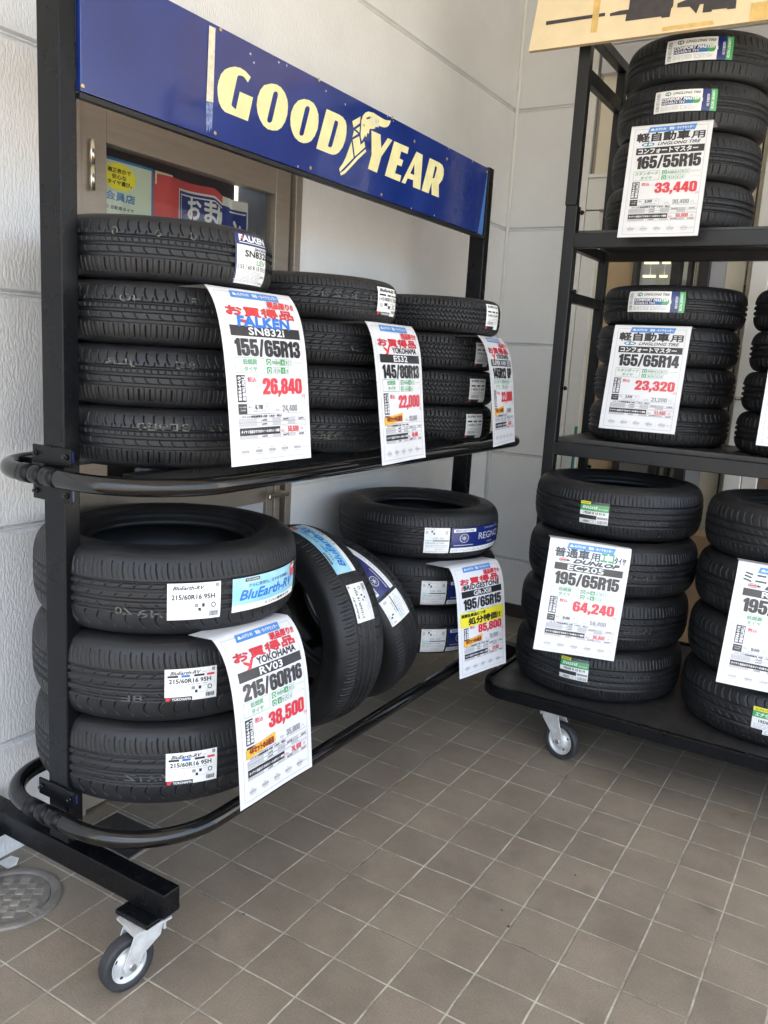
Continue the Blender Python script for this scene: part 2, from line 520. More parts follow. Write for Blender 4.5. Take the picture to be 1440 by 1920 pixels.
def heavy_tris(s):
    key = ('heavy', s)
    if key in _cache:
        return _cache[key]
    V, F, x = [], [], 0.0
    for ch in s:
        if ch in HEAVY:
            loops = [[Vector((p[0] + x, p[1], 0)) for p in lp] for lp in HEAVY[ch]]
            flat = [p for lp in loops for p in lp]
            b = len(V)
            V += [(p.x, p.y) for p in flat]
            F += [tuple(b + i for i in t) for t in tessellate_polygon(loops)]
        x += HW.get(ch, .57) + .07
    v = np.array(V)
    lo = np.array((v[:, 0].min(), 0.0))
    hi = np.array((v[:, 0].max(), 1.0))
    _cache[key] = ((v - lo) / (hi - lo), F, hi - lo)
    return _cache[key]

class Print:
    def __init__(self, w, h, mapf, eps=0.0003):
        self.w, self.h, self.mapf, self.eps = w, h, mapf, eps
        self.V, self.F, self.MI, self.mats = [], [], [], []
    def mi(self, m):
        if m not in self.mats:
            self.mats.append(m)
        return self.mats.index(m)
    def pt(self, u, v, off):
        return self.mapf((u - .5) * self.w, v * self.h, off)
    def rect(self, u0, v0, u1, v1, m, layer=1, step=0.012, skew=0.0):
        nu = max(1, int(math.ceil(abs(u1 - u0) * self.w / step)))
        nv = max(1, int(math.ceil(abs(v1 - v0) * self.h / step)))
        b = len(self.V)
        for j in range(nv + 1):
            for i in range(nu + 1):
                v = v0 + (v1 - v0) * j / nv
                u = u0 + (u1 - u0) * i / nu + skew * (j / nv - .5)
                self.V.append(self.pt(u, v, layer * self.eps))
        k = self.mi(m)
        for j in range(nv):
            for i in range(nu):
                a = b + j * (nu + 1) + i
                self.F.append((a, a + nu + 1, a + nu + 2, a + 1))
                self.MI.append(k)
    def frame(self, u0, v0, u1, v1, t, m, layer=1):
        tv = t * self.w / self.h
        self.rect(u0, v0, u1, v0 + tv, m, layer)
        self.rect(u0, v1 - tv, u1, v1, m, layer)
        self.rect(u0, v0 + tv, u0 + t, v1 - tv, m, layer)
        self.rect(u1 - t, v0 + tv, u1, v1 - tv, m, layer)
    def tris(self, verts, faces, m, layer):
        b = len(self.V)
        k = self.mi(m)
        for u, v in verts:
            self.V.append(self.pt(u, v, layer * self.eps))
        for f in faces:
            g = [b + i for i in f]
            self.F.append(tuple(g))
            self.MI.append(k)
    def poly(self, loops, m, layer=1):
        if isinstance(loops[0][0], (int, float)):
            loops = [loops]
        L = [[Vector((p[0], p[1], 0)) for p in lp] for lp in loops]
        flat = [(p.x, p.y) for lp in L for p in lp]
        self.tris(flat, tessellate_polygon(L), m, layer)
    def rrect(self, u0, v0, u1, v1, r, m, layer=1):
        a = self.w / self.h
        pts = []
        for cx, cy, t0 in ((u1 - r, v1 - r * a, 0), (u0 + r, v1 - r * a, 90), (u0 + r, v0 + r * a, 180), (u1 - r, v0 + r * a, 270)):
            for k in range(5):
                t = R_(t0 + 90 * k / 4)
                pts.append((cx + r * math.cos(t), cy + r * a * math.sin(t)))
        # split in columns so the bar follows the bend
        self.poly(pts, m, layer)
    def text(self, s, u0, v0, u1, v1, m, layer=2, bold=0.0, shear=0.0, heavy=False, rot=0, lean=0.0, res=2, mirror=False):
        V, F, _ = heavy_tris(s) if heavy else font_tris(s, res, shear)
        offs = [(0, 0)]
        if bold:
            b = bold
            offs += [(b, 0), (-b, 0), (0, b), (0, -b), (b * .7, b * .7), (-b * .7, -b * .7), (b * .7, -b * .7), (-b * .7, b * .7)]
        for n, (du, dv) in enumerate(offs):
            out = []
            for x, y in V:
                if mirror:
                    x = 1 - x
                if rot == 90:
                    x, y = y, 1 - x
                elif rot == -90:
                    x, y = 1 - y, x
                elif rot == 180:
                    x, y = 1 - x, 1 - y
                out.append((u0 + (u1 - u0) * x + du / self.w + lean * (y - .5), v1 + (v0 - v1) * y + dv / self.h))
            self.tris(out, F, m, layer + n * 0.08)
    def vtext(self, s, u0, v0, u1, v1, m, layer=2, bold=0.0):
        h = (v1 - v0) / len(s)
        for i, ch in enumerate(s):
            if ch == 'ー':
                self.text('|', (u0 + u1) / 2 - .003, v0 + h * (i + .1), (u0 + u1) / 2 + .003, v0 + h * (i + .9), m, layer, bold)
            else:
                self.text(ch, u0, v0 + h * (i + .08), u1, v0 + h * (i + .92), m, layer, bold)
    def build(self, name, parent=None):
        me = bpy.data.meshes.new(name)
        me.from_pydata(self.V, [], self.F)
        me.polygons.foreach_set('material_index', self.MI)
        me.update()
        return obj(name, me, parent, self.mats)

# ------------------------------------------------------------------ price cards (large laminated sheets tucked between two tyres)
def card_map(top, yaw, end_ang, ang0, L, roll, tab, wave=0.0, twist=0.0):
    r = Vector((math.cos(yaw), math.sin(yaw), 0))
    n = Vector((math.sin(yaw), -math.cos(yaw), 0))
    z = Vector((0, 0, 1))
    S = np.linspace(0, .46, 461)
    ph = np.radians(end_ang - (end_ang - ang0) * np.exp(-S / L))
    po = np.concatenate([[0], np.cumsum(np.cos(ph[:-1]) * .001)])
    pd = np.concatenate([[0], np.cumsum(np.sin(ph[:-1]) * .001)])
    top = Vector(top)
    cr, sr = math.cos(roll), math.sin(roll)
    def f(x, y, off):
        if y < 0:                        # the tab that goes back in between the tyres
            o, d, a = y * 0.995, y * -0.06, R_(4)
        else:
            o, d, a = float(np.interp(y, S, po)), float(np.interp(y, S, pd)), float(np.interp(y, S, ph))
        if wave and y > 0:
            o += wave * math.sin(x * 17 + y * 9) * min(1, y / .1)
        o += twist * x * max(0, y) / .4
        o += off * math.sin(a)
        d -= off * math.cos(a)
        uu, dd = x * cr + d * sr, d * cr - x * sr
        return top + r * uu + n * o - z * dd
    return f

CW, CH = 0.286, 0.402
def price_card(label, top, yaw, data, lean=84, ang0=30, L=0.05, roll=0.0, tab=0.09, wave=0.0015, twist=0.0, w=CW, h=CH):
    f = card_map((0, 0, 0), R_(yaw), lean, ang0, L, R_(roll), tab, wave, twist)
    t = thing('price_card', label, 'price card', top, 'laminated price cards tucked between the tyres')
    P = Print(w, h, f)
    # sheet with its tab, front and back skins
    for layer, flip in ((0, False), (-2.6, True)):
        b = len(P.V)
        nu, ys = 16, [-tab, -tab * .66, -tab * .33] + [h * k / 44 for k in range(45)]
        for y in ys:
            for i in range(nu + 1):
                P.V.append(f((i / nu - .5) * w, y, layer * P.eps))
        k = P.mi(M['paper'])
        for j in range(len(ys) - 1):
            for i in range(nu):
                a = b + j * (nu + 1) + i
                q = (a, a + nu + 1, a + nu + 2, a + 1)
                P.F.append(q[::-1] if flip else q)
                P.MI.append(k)
    sh = P.build('sheet', t)
    sh.data.polygons.foreach_set('use_smooth', [True] * len(sh.data.polygons))
    P = Print(w, h, f)
    ink, red, white = M['ink'], M['red'], M['paper']
    P.frame(.055, .035, .945, .975, .003, M['grey'], 1)
    # header
    P.rect(.225, .022, .80, .072, M['hblue'], 2, skew=-.02)
    P.text('AUTO IN', .30, .037, .44, .056, white, 3, .0004, .3)
    P.poly([(.25, .05), (.262, .038), (.28, .036), (.288, .046), (.298, .05), (.295, .056), (.252, .056)], white, 3)
    P.text('車検・タイヤセンター', .48, .034, .78, .060, white, 3, .0004)
    k = data['kind']
    if k == 'sale':
        P.text('お買得品', .10, .128, .90, .182, M['dred'], 3, .0015)
        P.text('お買得品', .10, .128, .90, .182, red, 5, .0006)
        P.text('現品限り!!', .60, .080, .94, .122, red, 7, .0009, .3)
        by0, by1 = .188, .228
        bar0, bar1 = .238, .296
        n0, n1 = .312, .402
    else:
        segs = data['title']
        for s, a, b2, m_, y0, bb in segs:
            P.text(s, a, y0 - .010, b2, .151, m_, 3, bb * 1.25)
        by0, by1 = .164, .190
        bar0, bar1 = .205, .266
        n0, n1 = .283, .390
    brand = data['brand']
    if brand == 'falken':
        P.text('FALKEN', .20, .186, .82, .240, M['fblue'], 3, .0022, .1)
        P.poly([(.235, .203), (.30, .206), (.272, .226)], red, 6)
    elif brand == 'yokohama':
        P.text('YOKOHAMA', .36, by0, .88, by1, ink, 3, .0008)
        P.poly([(.19, by0 - .004), (.245, by0 + .008), (.27, by0 + .018), (.285, by0 - .002), (.325, by0 - .004), (.27, by1 + .012), (.215, by1 + .012), (.25, by1 - .008), (.20, by0 + .014)], red, 3)
    elif brand == 'bridgestone':
        P.text('BRIDGESTONE', .15, by0, .90, by1, ink, 3, .0012, .1)
        P.poly([(.125, by0 + .005), (.15, by0 + .005), (.12, by1), (.10, by1)], red, 4)
    elif brand == 'linglong':
        P.text('LINGLONG TIRE', .36, by0, .88, by1, ink, 3, .0004, .3)
        ring = [(.24 + .08 * math.cos(t / 12 * math.pi), (by0 + by1) / 2 + .017 * math.sin(t / 12 * math.pi)) for t in range(24)]
        hole = [(.24 + .06 * math.cos(t / 12 * math.pi), (by0 + by1) / 2 + .011 * math.sin(t / 12 * math.pi)) for t in range(24)]
        P.poly([ring, hole], M['fblue'], 3)
        P.poly([(.235, by0 - .008), (.255, by0 - .008), (.245, by1 - .004), (.285, by1 - .006), (.28, by1 + .002), (.22, by1 + .002)], M['green'], 4)
    elif brand == 'dunlop':
        P.text('DUNLOP', .32, by0 - .004, .88, by1 + .002, ink, 3, .0016, .35)
        ring = [(.19 + .05 * math.cos(t / 10 * math.pi), (by0 + by1) / 2 + .017 * math.sin(t / 10 * math.pi)) for t in range(20)]
        hole = [(.19 + .042 * math.cos(t / 10 * math.pi), (by0 + by1) / 2 + .013 * math.sin(t / 10 * math.pi)) for t in range(20)]
        P.poly([ring, hole], ink, 3)
        P.rrect(.155, by0 + .006, .225, by1 - .006, .008, red, 3)
        P.poly([(.24, by0 + .002), (.285, (by0 + by1) / 2), (.24, by1 - .002)], ink, 4)
    # model bar, drawn as a strip that follows the bend
    P.rect(.10, bar0, .935, bar1, ink, 3)
    m0, m1 = data.get('mspan', (.30, .72))
    P.text(data['model'], m0, bar0 + .008, m1, bar1 - .009, white, 5, data.get('mb', .0007))
    P.text(data['size'], .128, n0, .912, n1, ink, 4, .0011, heavy=True)
    # fuel grade
    P.frame(.105, .412, .435, .497, .004, M['gtext'], 2)
    c1, c2 = data['cls']
    a0, a1 = (.19, .35) if len(c1) < 4 else (.125, .415)
    P.text(c1, a0, .420, a1, .450, M['gtext'], 3, .0004)
    P.text(c2, .20, .460, .345, .488, M['gtext'], 3, .0004)
    for row, (y0, names, x0) in enumerate(((.415, ('AAA', 'AA', 'A', 'B', 'C'), .535), (.461, ('a', 'b', 'c', 'd'), .535))):
        P.rect(.462, y0, .52, y0 + .036, M['green'], 2)
        ring = [(.491 + .02 * math.cos(t / 8 * math.pi), y0 + .020 + .014 * math.sin(t / 8 * math.pi)) for t in range(16)]
        hole = [(.491 + .012 * math.cos(t / 8 * math.pi), y0 + .020 + .008 * math.sin(t / 8 * math.pi)) for t in range(16)]
        P.poly([ring, hole], white, 3)
        cw = .052
        for i, s in enumerate(names):
            u = x0 + i * cw
            hot = data.get('grade', (None, None))[row] == s
            if hot:
                P.rect(u, y0, u + cw, y0 + .036, M['green'], 2)
            P.frame(u, y0, u + cw, y0 + .036, .0025, M['gtext'], 3)
            wd = .010 * len(s)
            P.text(s, u + cw / 2 - wd, y0 + .009, u + cw / 2 + wd, y0 + .028, white if hot else M['gtext'], 4, .0003)
        P.text('転がり抵抗性能' if row == 0 else 'ウェットグリップ性能', .82, y0 + .014, .925, y0 + .022, M['gtext'], 3)
    big0, big1 = .525, .612
    px0, px1 = .40, .905
    vb0, vb1 = .508, .655
    if data.get('yellow'):
        big0, big1 = .560, .632
        vb0, vb1 = .565, .672
        P.rect(.045, .428, .955, .555, M['yellow'], 5, skew=0)
        P.text('長期在庫品につき', .06, .440, .55, .468, ink, 7, .0009)
        P.text('処分特価!!', .20, .480, .88, .540, ink, 7, .0016)
        P.text('長期在庫品につき', .06, .440, .55, .468, ink, 8, .0006)
    P.rect(.105, vb0, .20, vb1, ink, 2)
    P.vtext('コミコミ価格', .158, vb0 + .008, .192, vb1 - .008, white, 4, .0006)
    P.vtext('タイヤ4本交換', .113, vb0 + .008, .147, vb1 - .008, white, 4, .0006)
    P.text('税込', .225, big0 - .008, .325, big0 + .022, red, 3, .0002)
    if data['price']:
        P.text(data['price'], px0, big0, px1, big1, red, 4, .0009, heavy=True)
    P.text('円', .905, big1 + .006, .945, big1 + .028, red, 3)
    # lower price line
    P.rect(.105, .665, .20, .722, ink, 2)
    P.text('タイヤ1本価格', .115, .678, .19, .687, white, 4)
    P.text('工賃込価格', .125, .695, .18, .704, white, 4)
    P.frame(.20, .665, .475, .722, .003, M['grey'], 2)
    P.text('税込', .215, .676, .255, .690, ink, 3)
    P.text(data['one'], .295, .672, .385, .695, ink, 3, heavy=True)
    P.text('円', .425, .676, .442, .690, ink, 3)
    P.text('( 税抜 6,100 円 )', .255, .700, .44, .714, M['grey'], 3)
    P.text('税抜', .54, .694, .60, .712, M['lgrey'], 3)
    if data['net']:
        P.text(data['net'], .635, .676, .835, .714, M['grey'], 3, heavy=True)
    P.text('円', .86, .694, .895, .712, M['lgrey'], 3)
    P.rect(.20, .722, .945, .724, M['grey'], 2)
    P.text('コミコミ価格諸費用 内訳（1本分・税込）', .135, .728, .62, .742, ink, 3, .0002)
    for y0, cells in ((.746, 2), (.836, 1)):
        hh = .0215
        for r_ in range(cells):
            ya = y0 + r_ * hh
            P.frame(.105, ya, .945, ya + hh, .0025, M['grey'], 2)
            for u0, u1 in ((.108, .31), (.50, .61), (.70, .805)):
                P.rect(u0, ya + .003, u1, ya + hh - .003, M['lgrey'], 2)
            for u0, s in ((.36, '4,400'), (.635, '550'), (.845, '330')):
                if r_ == 0 or u0 < .5:
                    P.text(s + '円', u0, ya + .006, u0 + .07, ya + hh - .005, ink, 3, .0002)
    P.rect(.105, .796, .595, .838, ink, 4)
    P.text('タイヤ＋当店おすすめホイール4本セット価格', .118, .809, .585, .826, white, 6, .0003)
    P.frame(.595, .796, .945, .838, .0025, M['grey'], 2)
    P.text('税込', .61, .816, .66, .832, red, 3)
    if data['set']:
        P.text(data['set'], .70, .800, .845, .832, red, 3, heavy=True)
    P.text('円', .875, .812, .905, .830, red, 3)
    for i in range(5):
        u = .115 + i * .165
        P.text('|||||||||||', u, .918, u + .085, .934, ink, 3)
        P.text('作業工賃', u + .01, .938, u + .075, .946, M['grey'], 3)
        P.rect(u + .02, .908, u + .05, .911, M['grey'], 3)
    P.text('2023.08.01', .87, .925, .935, .932, M['grey'], 3)
    P.build('printing', t)
    if data.get('setonly'):
        P = Print(w, h, f)
        P.poly([(.09, .677), (.47, .648), (.475, .700), (.095, .732)], M['orange'], 7)
        P.text('4本セットのみ販売', .13, .667, .445, .707, M['maroon'], 9, .0008)
        P.build('notice_sticker', t)
    return t
# ------------------------------------------------------------------ tyres
def T(t0, t1, pitch, w, slant=0.0, curve=0.0, phase=0.0, depth=0.005):
    return (t0, t1, pitch, w, slant, curve, phase, depth * 1.2)
KINDS = {
 # radius, stacked width, rim radius, exponent, grooves (t, half width m, depth, zigzag amp, zigzag pitch), sipes
 'comfort': dict(R=.266, W=.1385, rim=.165, n=3.0, grooves=[(.40, .0026, .007, 0, 0), (.07, .0036, .007, 0, 0), (-.36, .0040, .007, 0, 0)],
    sipes=[T(.56, 1.04, .0225, .0022, .005, .003, 0, .006), T(.46, .66, .0225, .0020, -.002, 0, .5, .004), T(.16, .34, .0150, .0016, .002, .002, .2, .0035), T(-.31, .02, .027, .0014, .009, .005, .1, .004), T(-1.04, -.52, .024, .0023, 0, 0, .3, .006), T(-1.04, -.44, .024, .0014, 0, 0, .8, .003)]),
 'eco': dict(R=.281, W=.125, rim=.165, n=3.0, grooves=[(.52, .0026, .006, 0, 0), (.18, .0032, .006, 0, 0), (-.18, .0032, .006, 0, 0), (-.52, .0026, .006, 0, 0)],
    sipes=[T(.58, 1.02, .013, .0016, .002, 0, 0, .004), T(.24, .46, .030, .0026, -.014, 0, .2), T(-.12, .12, .030, .0026, -.018, 0, .5), T(-.46, -.24, .026, .0016, -.006, 0, .1, .003), T(-1.02, -.58, .013, .0016, -.002, 0, .4, .004)]),
 'van': dict(R=.2655, W=.130, rim=.152, n=3.4, grooves=[(.50, .0026, .007, .0032, .016), (.17, .0028, .007, .0034, .016), (-.17, .0028, .007, .0034, .016), (-.50, .0026, .007, .0032, .016)],
    sipes=[T(.62, 1.02, .016, .0040, 0, 0, 0, .007), T(-1.02, -.62, .016, .0040, 0, 0, .5, .007), T(.2, .48, .016, .0014, .004, 0, .2, .004), T(-.15, .15, .016, .0014, .004, 0, .5, .004), T(-.48, -.2, .016, .0014, .004, 0, .8, .004)]),
 'minivan': dict(R=.332, W=.207, rim=.203, n=3.1, grooves=[(.40, .0022, .006, 0, 0), (.17, .0042, .007, 0, 0), (-.13, .0042, .007, 0, 0), (-.42, .0042, .007, 0, 0)],
    sipes=[T(.52, 1.00, .0255, .0019, .004, .002, 0), T(.50, .92, .0255, .0011, .004, .002, .5, .003), T(.24, .37, .034, .0020, -.010, 0, .1), T(-.04, .08, .034, .0016, -.010, 0, .4, .004), T(-.36, -.24, .034, .0020, .012, .006, .2), T(-1.0, -.54, .034, .0020, .006, .008, .3), T(-.56, -.46, .034, .0018, -.012, 0, .5)]),
 'touring': dict(R=.3175, W=.184, rim=.1905, n=2.9, grooves=[(.46, .0035, .006, 0, 0), (.14, .0042, .007, 0, 0), (-.18, .0042, .007, 0, 0), (-.50, .0035, .006, 0, 0)],
    sipes=[T(.54, 1.0, .016, .0014, .003, 0, 0, .0035), T(.20, .40, .034, .0034, -.026, 0, .2), T(-.12, .08, .034, .0034, -.026, 0, .5), T(-.44, -.24, .034, .0034, -.026, 0, .8), T(-1.0, -.56, .016, .0014, -.003, 0, .4, .0035)]),
 'kei': dict(R=.2785, W=.153, rim=.178, n=2.8, grooves=[(.34, .0040, .007, 0, 0), (0, .0045, .007, 0, 0), (-.34, .0040, .007, 0, 0)],
    sipes=[T(.46, .98, .027, .0032, .007, .003, 0), T(.08, .27, .025, .0018, 0, 0, .2, .0035), T(-.27, -.08, .025, .0018, 0, 0, .6, .0035), T(-.98, -.46, .027, .0036, 0, 0, .4), T(-.80, -.46, .027, .0013, 0, 0, .9, .003)]),
 'ecotyre': dict(R=.3175, W=.197, rim=.1905, n=2.8, grooves=[(.44, .0030, .006, 0, 0), (.12, .0042, .007, 0, 0), (-.18, .0042, .007, 0, 0), (-.50, .0030, .006, 0, 0)],
    sipes=[T(.52, .98, .0155, .0022, .001, 0, 0), T(.20, .38, .022, .0028, .030, 0, .2), T(-.12, .06, .022, .0028, .030, 0, .5), T(-.44, -.24, .022, .0020, .022, 0, .8, .004), T(-.98, -.56, .0155, .0022, .001, 0, .4)]),
 'minivan_eco': dict(R=.3175, W=.197, rim=.1905, n=2.7, grooves=[(.38, .0036, .006, 0, 0), (.0, .0040, .007, 0, 0), (-.40, .0036, .006, 0, 0)],
    sipes=[T(.48, .98, .028, .0034, .008, .005, 0), T(.08, .30, .030, .0024, .018, 0, .3), T(-.32, -.08, .030, .0024, .018, 0, .6), T(-.98, -.48, .022, .0024, .004, 0, .4)]),
}
KINDS['kei_wide'] = dict(KINDS['kei'], R=.2815, W=.175, rim=.1905)
KINDS['kei_other'] = dict(KINDS['kei'], R=.270, W=.153)

def tread_r(k, z):
    rm = (k['R'] + k['rim']) / 2
    q = np.clip(np.abs(z) / (k['W'] / 2), 0, 1) ** k['n']
    return rm + (k['R'] - rm) * (1 - q) ** (1 / k['n'])

def tread_mesh(name, k, N=1080, rows=75):
    half = .88 * k['W'] / 2
    z = np.linspace(-half, half, rows)
    th = np.linspace(0, 2 * math.pi, N, endpoint=False)
    TH, Z = np.meshgrid(th, z)
    rb = tread_r(k, Z)
    ht = .74 * k['W'] / 2
    t = Z / ht
    s = TH * k['R']
    circ = 2 * math.pi * k['R']
    D = np.zeros_like(rb)
    for c, wd, dp, amp, pit in k['grooves']:
        zz = Z - c * ht
        if amp:
            p = circ / round(circ / pit)
            zz = zz - amp * (2 * np.abs(2 * ((s / p) % 1) - 1) - 1)
        m = np.clip((wd + .0006 - np.abs(zz)) / .0010, 0, 1)
        D = np.maximum(D, m * dp)
    for t0, t1, pit, wd, sl, cu, ph, dp in k['sipes']:
        p = circ / round(circ / pit)
        f = (t - t0) / (t1 - t0)
        ss = s + sl * f + cu * 4 * f * (1 - f)
        d = np.abs(((ss / p + ph) % 1) - .5) * p
        m = np.clip((wd / 2 + .0005 - d) / .0006, 0, 1) * np.clip((np.minimum(f, 1 - f)) / .06, 0, 1)
        D = np.maximum(D, m * dp)
    r = rb - D
    V = np.stack([r * np.cos(TH), r * np.sin(TH), Z], -1).reshape(-1, 3)
    i = np.arange(N)
    j = np.arange(rows - 1)
    J, I = np.meshgrid(j, i, indexing='ij')
    a = J * N + I
    b = J * N + (I + 1) % N
    F = np.stack([a, b, b + N, a + N], -1).reshape(-1, 4)
    me = bpy.data.meshes.new(name)
    me.vertices.add(len(V))
    me.vertices.foreach_set('co', V.astype(np.float32).ravel())
    me.loops.add(len(F) * 4)
    me.loops.foreach_set('vertex_index', F.astype(np.int32).ravel())
    me.polygons.add(len(F))
    me.polygons.foreach_set('loop_start', np.arange(len(F), dtype=np.int32) * 4)
    me.update()
    me.validate()
    me.materials.append(M['rubber'])
    return me

def sidewall_mesh(name, k, n=120):
    R, W, rim = k['R'], k['W'], k['rim']
    half = W / 2
    rm = (R + rim) / 2
    prof = []
    for zf in np.linspace(.88, .999, 9):
        prof.append((float(tread_r(k, np.array(zf * half))), zf * half))
    prof[0] = (prof[0][0] - .0004, prof[0][1])
    # lower sidewall with a few raised rings
    for q in np.linspace(.05, 1, 22):
        r = rm - (rm - rim - .012) * q
        z = half * (1 - .30 * q ** 2.2)
        if .18 < q < .24 or .60 < q < .66:
            z += .0012
        if .84 < q < .93:
            z += .004
        prof.append((r, z))
    prof += [(rim + .004, half * .66), (rim, half * .60), (rim + .001, half * .52), (rim + .012, half * .50)]
    for q in np.linspace(.1, 1, 8):
        prof.append((rim + .012 + (R - rim - .030) * math.sin(q * math.pi / 2), half * (.50 + .22 * math.sin(q * math.pi)) * (1 - q ** 3)))
    full = prof + [(r, -z) for r, z in prof[::-1][1:]]
    bm = bmesh.new()
    lathe(bm, full, Matrix.Identity(4), n)
    bmesh.ops.recalc_face_normals(bm, faces=bm.faces)
    # moulded lettering blocks on the upper sidewall: small raised bars round the ring
    me = bpy.data.meshes.new(name)
    bm.to_mesh(me)
    bm.free()
    me.polygons.foreach_set('use_smooth', [True] * len(me.polygons))
    me.materials.append(M['rubber_side'])
    return me

MESH = {}
def tyre(kind, label, loc, group, spin=0.0, tilt=None, stickers=()):
    k = KINDS[kind]
    if kind not in MESH:
        near = kind in ('comfort', 'minivan', 'eco', 'van', 'touring')
        MESH[kind] = (tread_mesh(kind + '_tread', k, 1700 if near else 1000, 91 if near else 65), sidewall_mesh(kind + '_sidewall', k))
    t = thing('tyre', label, 'tyre', loc, group)
    tr = bpy.data.objects.new('tread', MESH[kind][0])
    COL.objects.link(tr)
    tr.parent = t
    tr.rotation_euler.z = spin
    sw = bpy.data.objects.new('sidewall', MESH[kind][1])
    COL.objects.link(sw)
    sw.parent = t
    if tilt is not None:
        t.rotation_euler = tilt.to_euler()
    for fn, th, z, args in stickers:
        fn(t, k, R_(th), z, *args)
    return t

def tyre_map(k, th, z0, h, lift=.0012, flare=0.0):
    R = k['R']
    def f(x, y, off):
        z = z0 + h / 2 - y
        r = float(tread_r(k, np.array(z))) + lift + off
        a = th + x / R
        return (r * math.cos(a), r * math.sin(a), z)
    return f

def sticker(t, k, th, z, w, h, draw, name='size_sticker', back='white', lift=.0014):
    P = Print(w, h, tyre_map(k, th, z, h, lift), eps=.0003)
    P.rect(0, 0, 1, 1, M[back], 0, .008)
    draw(P)
    return P.build(name, t)

def marks(t, k, th, z, text, h=.020, w=None, m='mark', mirror=True):
    h = h * .8
    w = w or .016 * len(text)
    P = Print(w, h, tyre_map(k, th, z, h, .0006), eps=.0002)
    P.text(text, 0, 0, 1, 1, M[m], 0, mirror=mirror, res=2)
    rnd = random.Random(len(text) * 7 + int(abs(th) * 100))
    keep = [i for i in range(len(P.F)) if rnd.random() > .42]
    P.F = [P.F[i] for i in keep]
    P.MI = [P.MI[i] for i in keep]
    P.build('tread_marking', t)

def spot(t, k, th, r, m, size=(.006, .006)):
    """paint dot on the upper sidewall"""
    z = k['W'] / 2 * .985 + .0012
    bm = bmesh.new()
    n = 14
    c = []
    for i in range(n):
        a = 2 * math.pi * i / n
        rr_2 = r + size[0] * math.cos(a)
        aa = R_(th) + size[1] * math.sin(a) / r
        c.append(bm.verts.new((rr_2 * math.cos(aa), rr_2 * math.sin(aa), z)))
    bm.faces.new(c)
    bmobj('paint_dot', bm, M[m], t)
def f_spot(t, k, th, z, r, m, size):
    spot(t, k, math.degrees(th), r, m, size)

def fine_lines(P, u0, v0, u1, v1, n, m, seed=1):
    rnd = random.Random(seed)
    for i in range(n):
        v = v0 + (v1 - v0) * (i + .2) / n
        u = u0
        while u < u1 - .02:
            L = rnd.uniform(.02, .12)
            P.rect(u, v, min(u + L, u1), v + (v1 - v0) / n * .45, m, 2, .05)
            u += L + rnd.uniform(.01, .03)

def barcode(P, u0, v0, u1, v1, m, seed=3, vert=False):
    rnd = random.Random(seed)
    q = 0.0
    while q < 1:
        L = rnd.choice((.02, .03, .05))
        if vert:
            P.rect(u0, v0 + (v1 - v0) * q, u1, v0 + (v1 - v0) * min(1, q + L), m, 2, .05)
        else:
            P.rect(u0 + (u1 - u0) * q, v0, u0 + (u1 - u0) * min(1, q + L), v1, m, 2, .05)
        q += L + rnd.choice((.02, .03, .04))

def d_falken(P):
    P.rect(0, 0, 1, .24, M['navy'], 1)
    P.rect(0, .24, .035, 1, M['navy'], 1)
    P.text('FALKEN', .10, .045, .97, .16, M['white'], 3, .0010, .1)
    P.poly([(.14, .075), (.26, .078), (.20, .125)], M['red'], 5)
    P.rect(.10, .185, 1, .20, M['white'], 2)
    P.text('SINCERA', .55, .265, .98, .315, M['ink'], 2, .0002)
    P.text('SN832i', .25, .335, 1.0, .46, M['ink'], 2, .0007)
    P.text('LEV', .62, .50, .95, .60, M['gtext'], 2, .0003)
    P.text('155 / 65 R 13 73 S', .08, .63, .96, .71, M['ink'], 2, .0001)
    fine_lines(P, .05, .735, .80, .97, 9, M['lgrey'])
    barcode(P, .80, .80, .96, .97, M['grey'])

def d_rv_small(foot=True, band=True):
    def d(P):
        P.text('BluEarth-RV', .10, .075, .68, .175, M['ink'], 2, .0003, .35)
        P.rect(.70, .13, .78, .14, M['grey'], 2)
        P.rect(.90, .03, .96, .13, M['grey'], 2)
        y = .175
        if band:
            for u0, u1, m in ((.05, .25, 'ink'), (.31, .47, 'fblue'), (.55, .75, 'ink'), (.80, .95, 'red')):
                P.rect(u0, y + .02, u1, y + .085, M[m], 2)
        P.text('215/60R16 95H', .08, .31, .88, .44, M['ink'], 2, .0004)
        fine_lines(P, .08, .47, .8, .53, 1, M['lgrey'], 4)
        P.frame(.24, .62, .36, .74, .008, M['lgrey'], 2)
        P.rect(.50, .56, .57, .66, M['grey'], 2)
        P.rect(.64, .56, .69, .66, M['ink'], 2)
        P.rect(.57, .68, .62, .77, M['ink'], 2)
        P.frame(.50, .56, .82, .77, .006, M['lgrey'], 2)
        ring = [(.83 + .045 * math.cos(q / 8 * math.pi) + .03, .62 + .075 * math.sin(q / 8 * math.pi)) for q in range(16)]
        hole = [(.86 + .030 * math.cos(q / 8 * math.pi), .62 + .05 * math.sin(q / 8 * math.pi)) for q in range(16)]
        P.poly([ring, hole], M['ink'], 2)
        barcode(P, .78, .80, .95, .93, M['ink'])
        if foot:
            P.rect(0, .87, .52, 1.0, M['ink'], 1)
            P.poly([(.02, .88), (.13, .88), (.08, .99), (.03, .99)], M['red'], 2)
            P.text('YOKOHAMA', .14, .90, .50, .98, M['white'], 2, .0002)
        else:
            fine_lines(P, .02, .74, .98, .97, 7, M['lgrey'], 9)
    return d

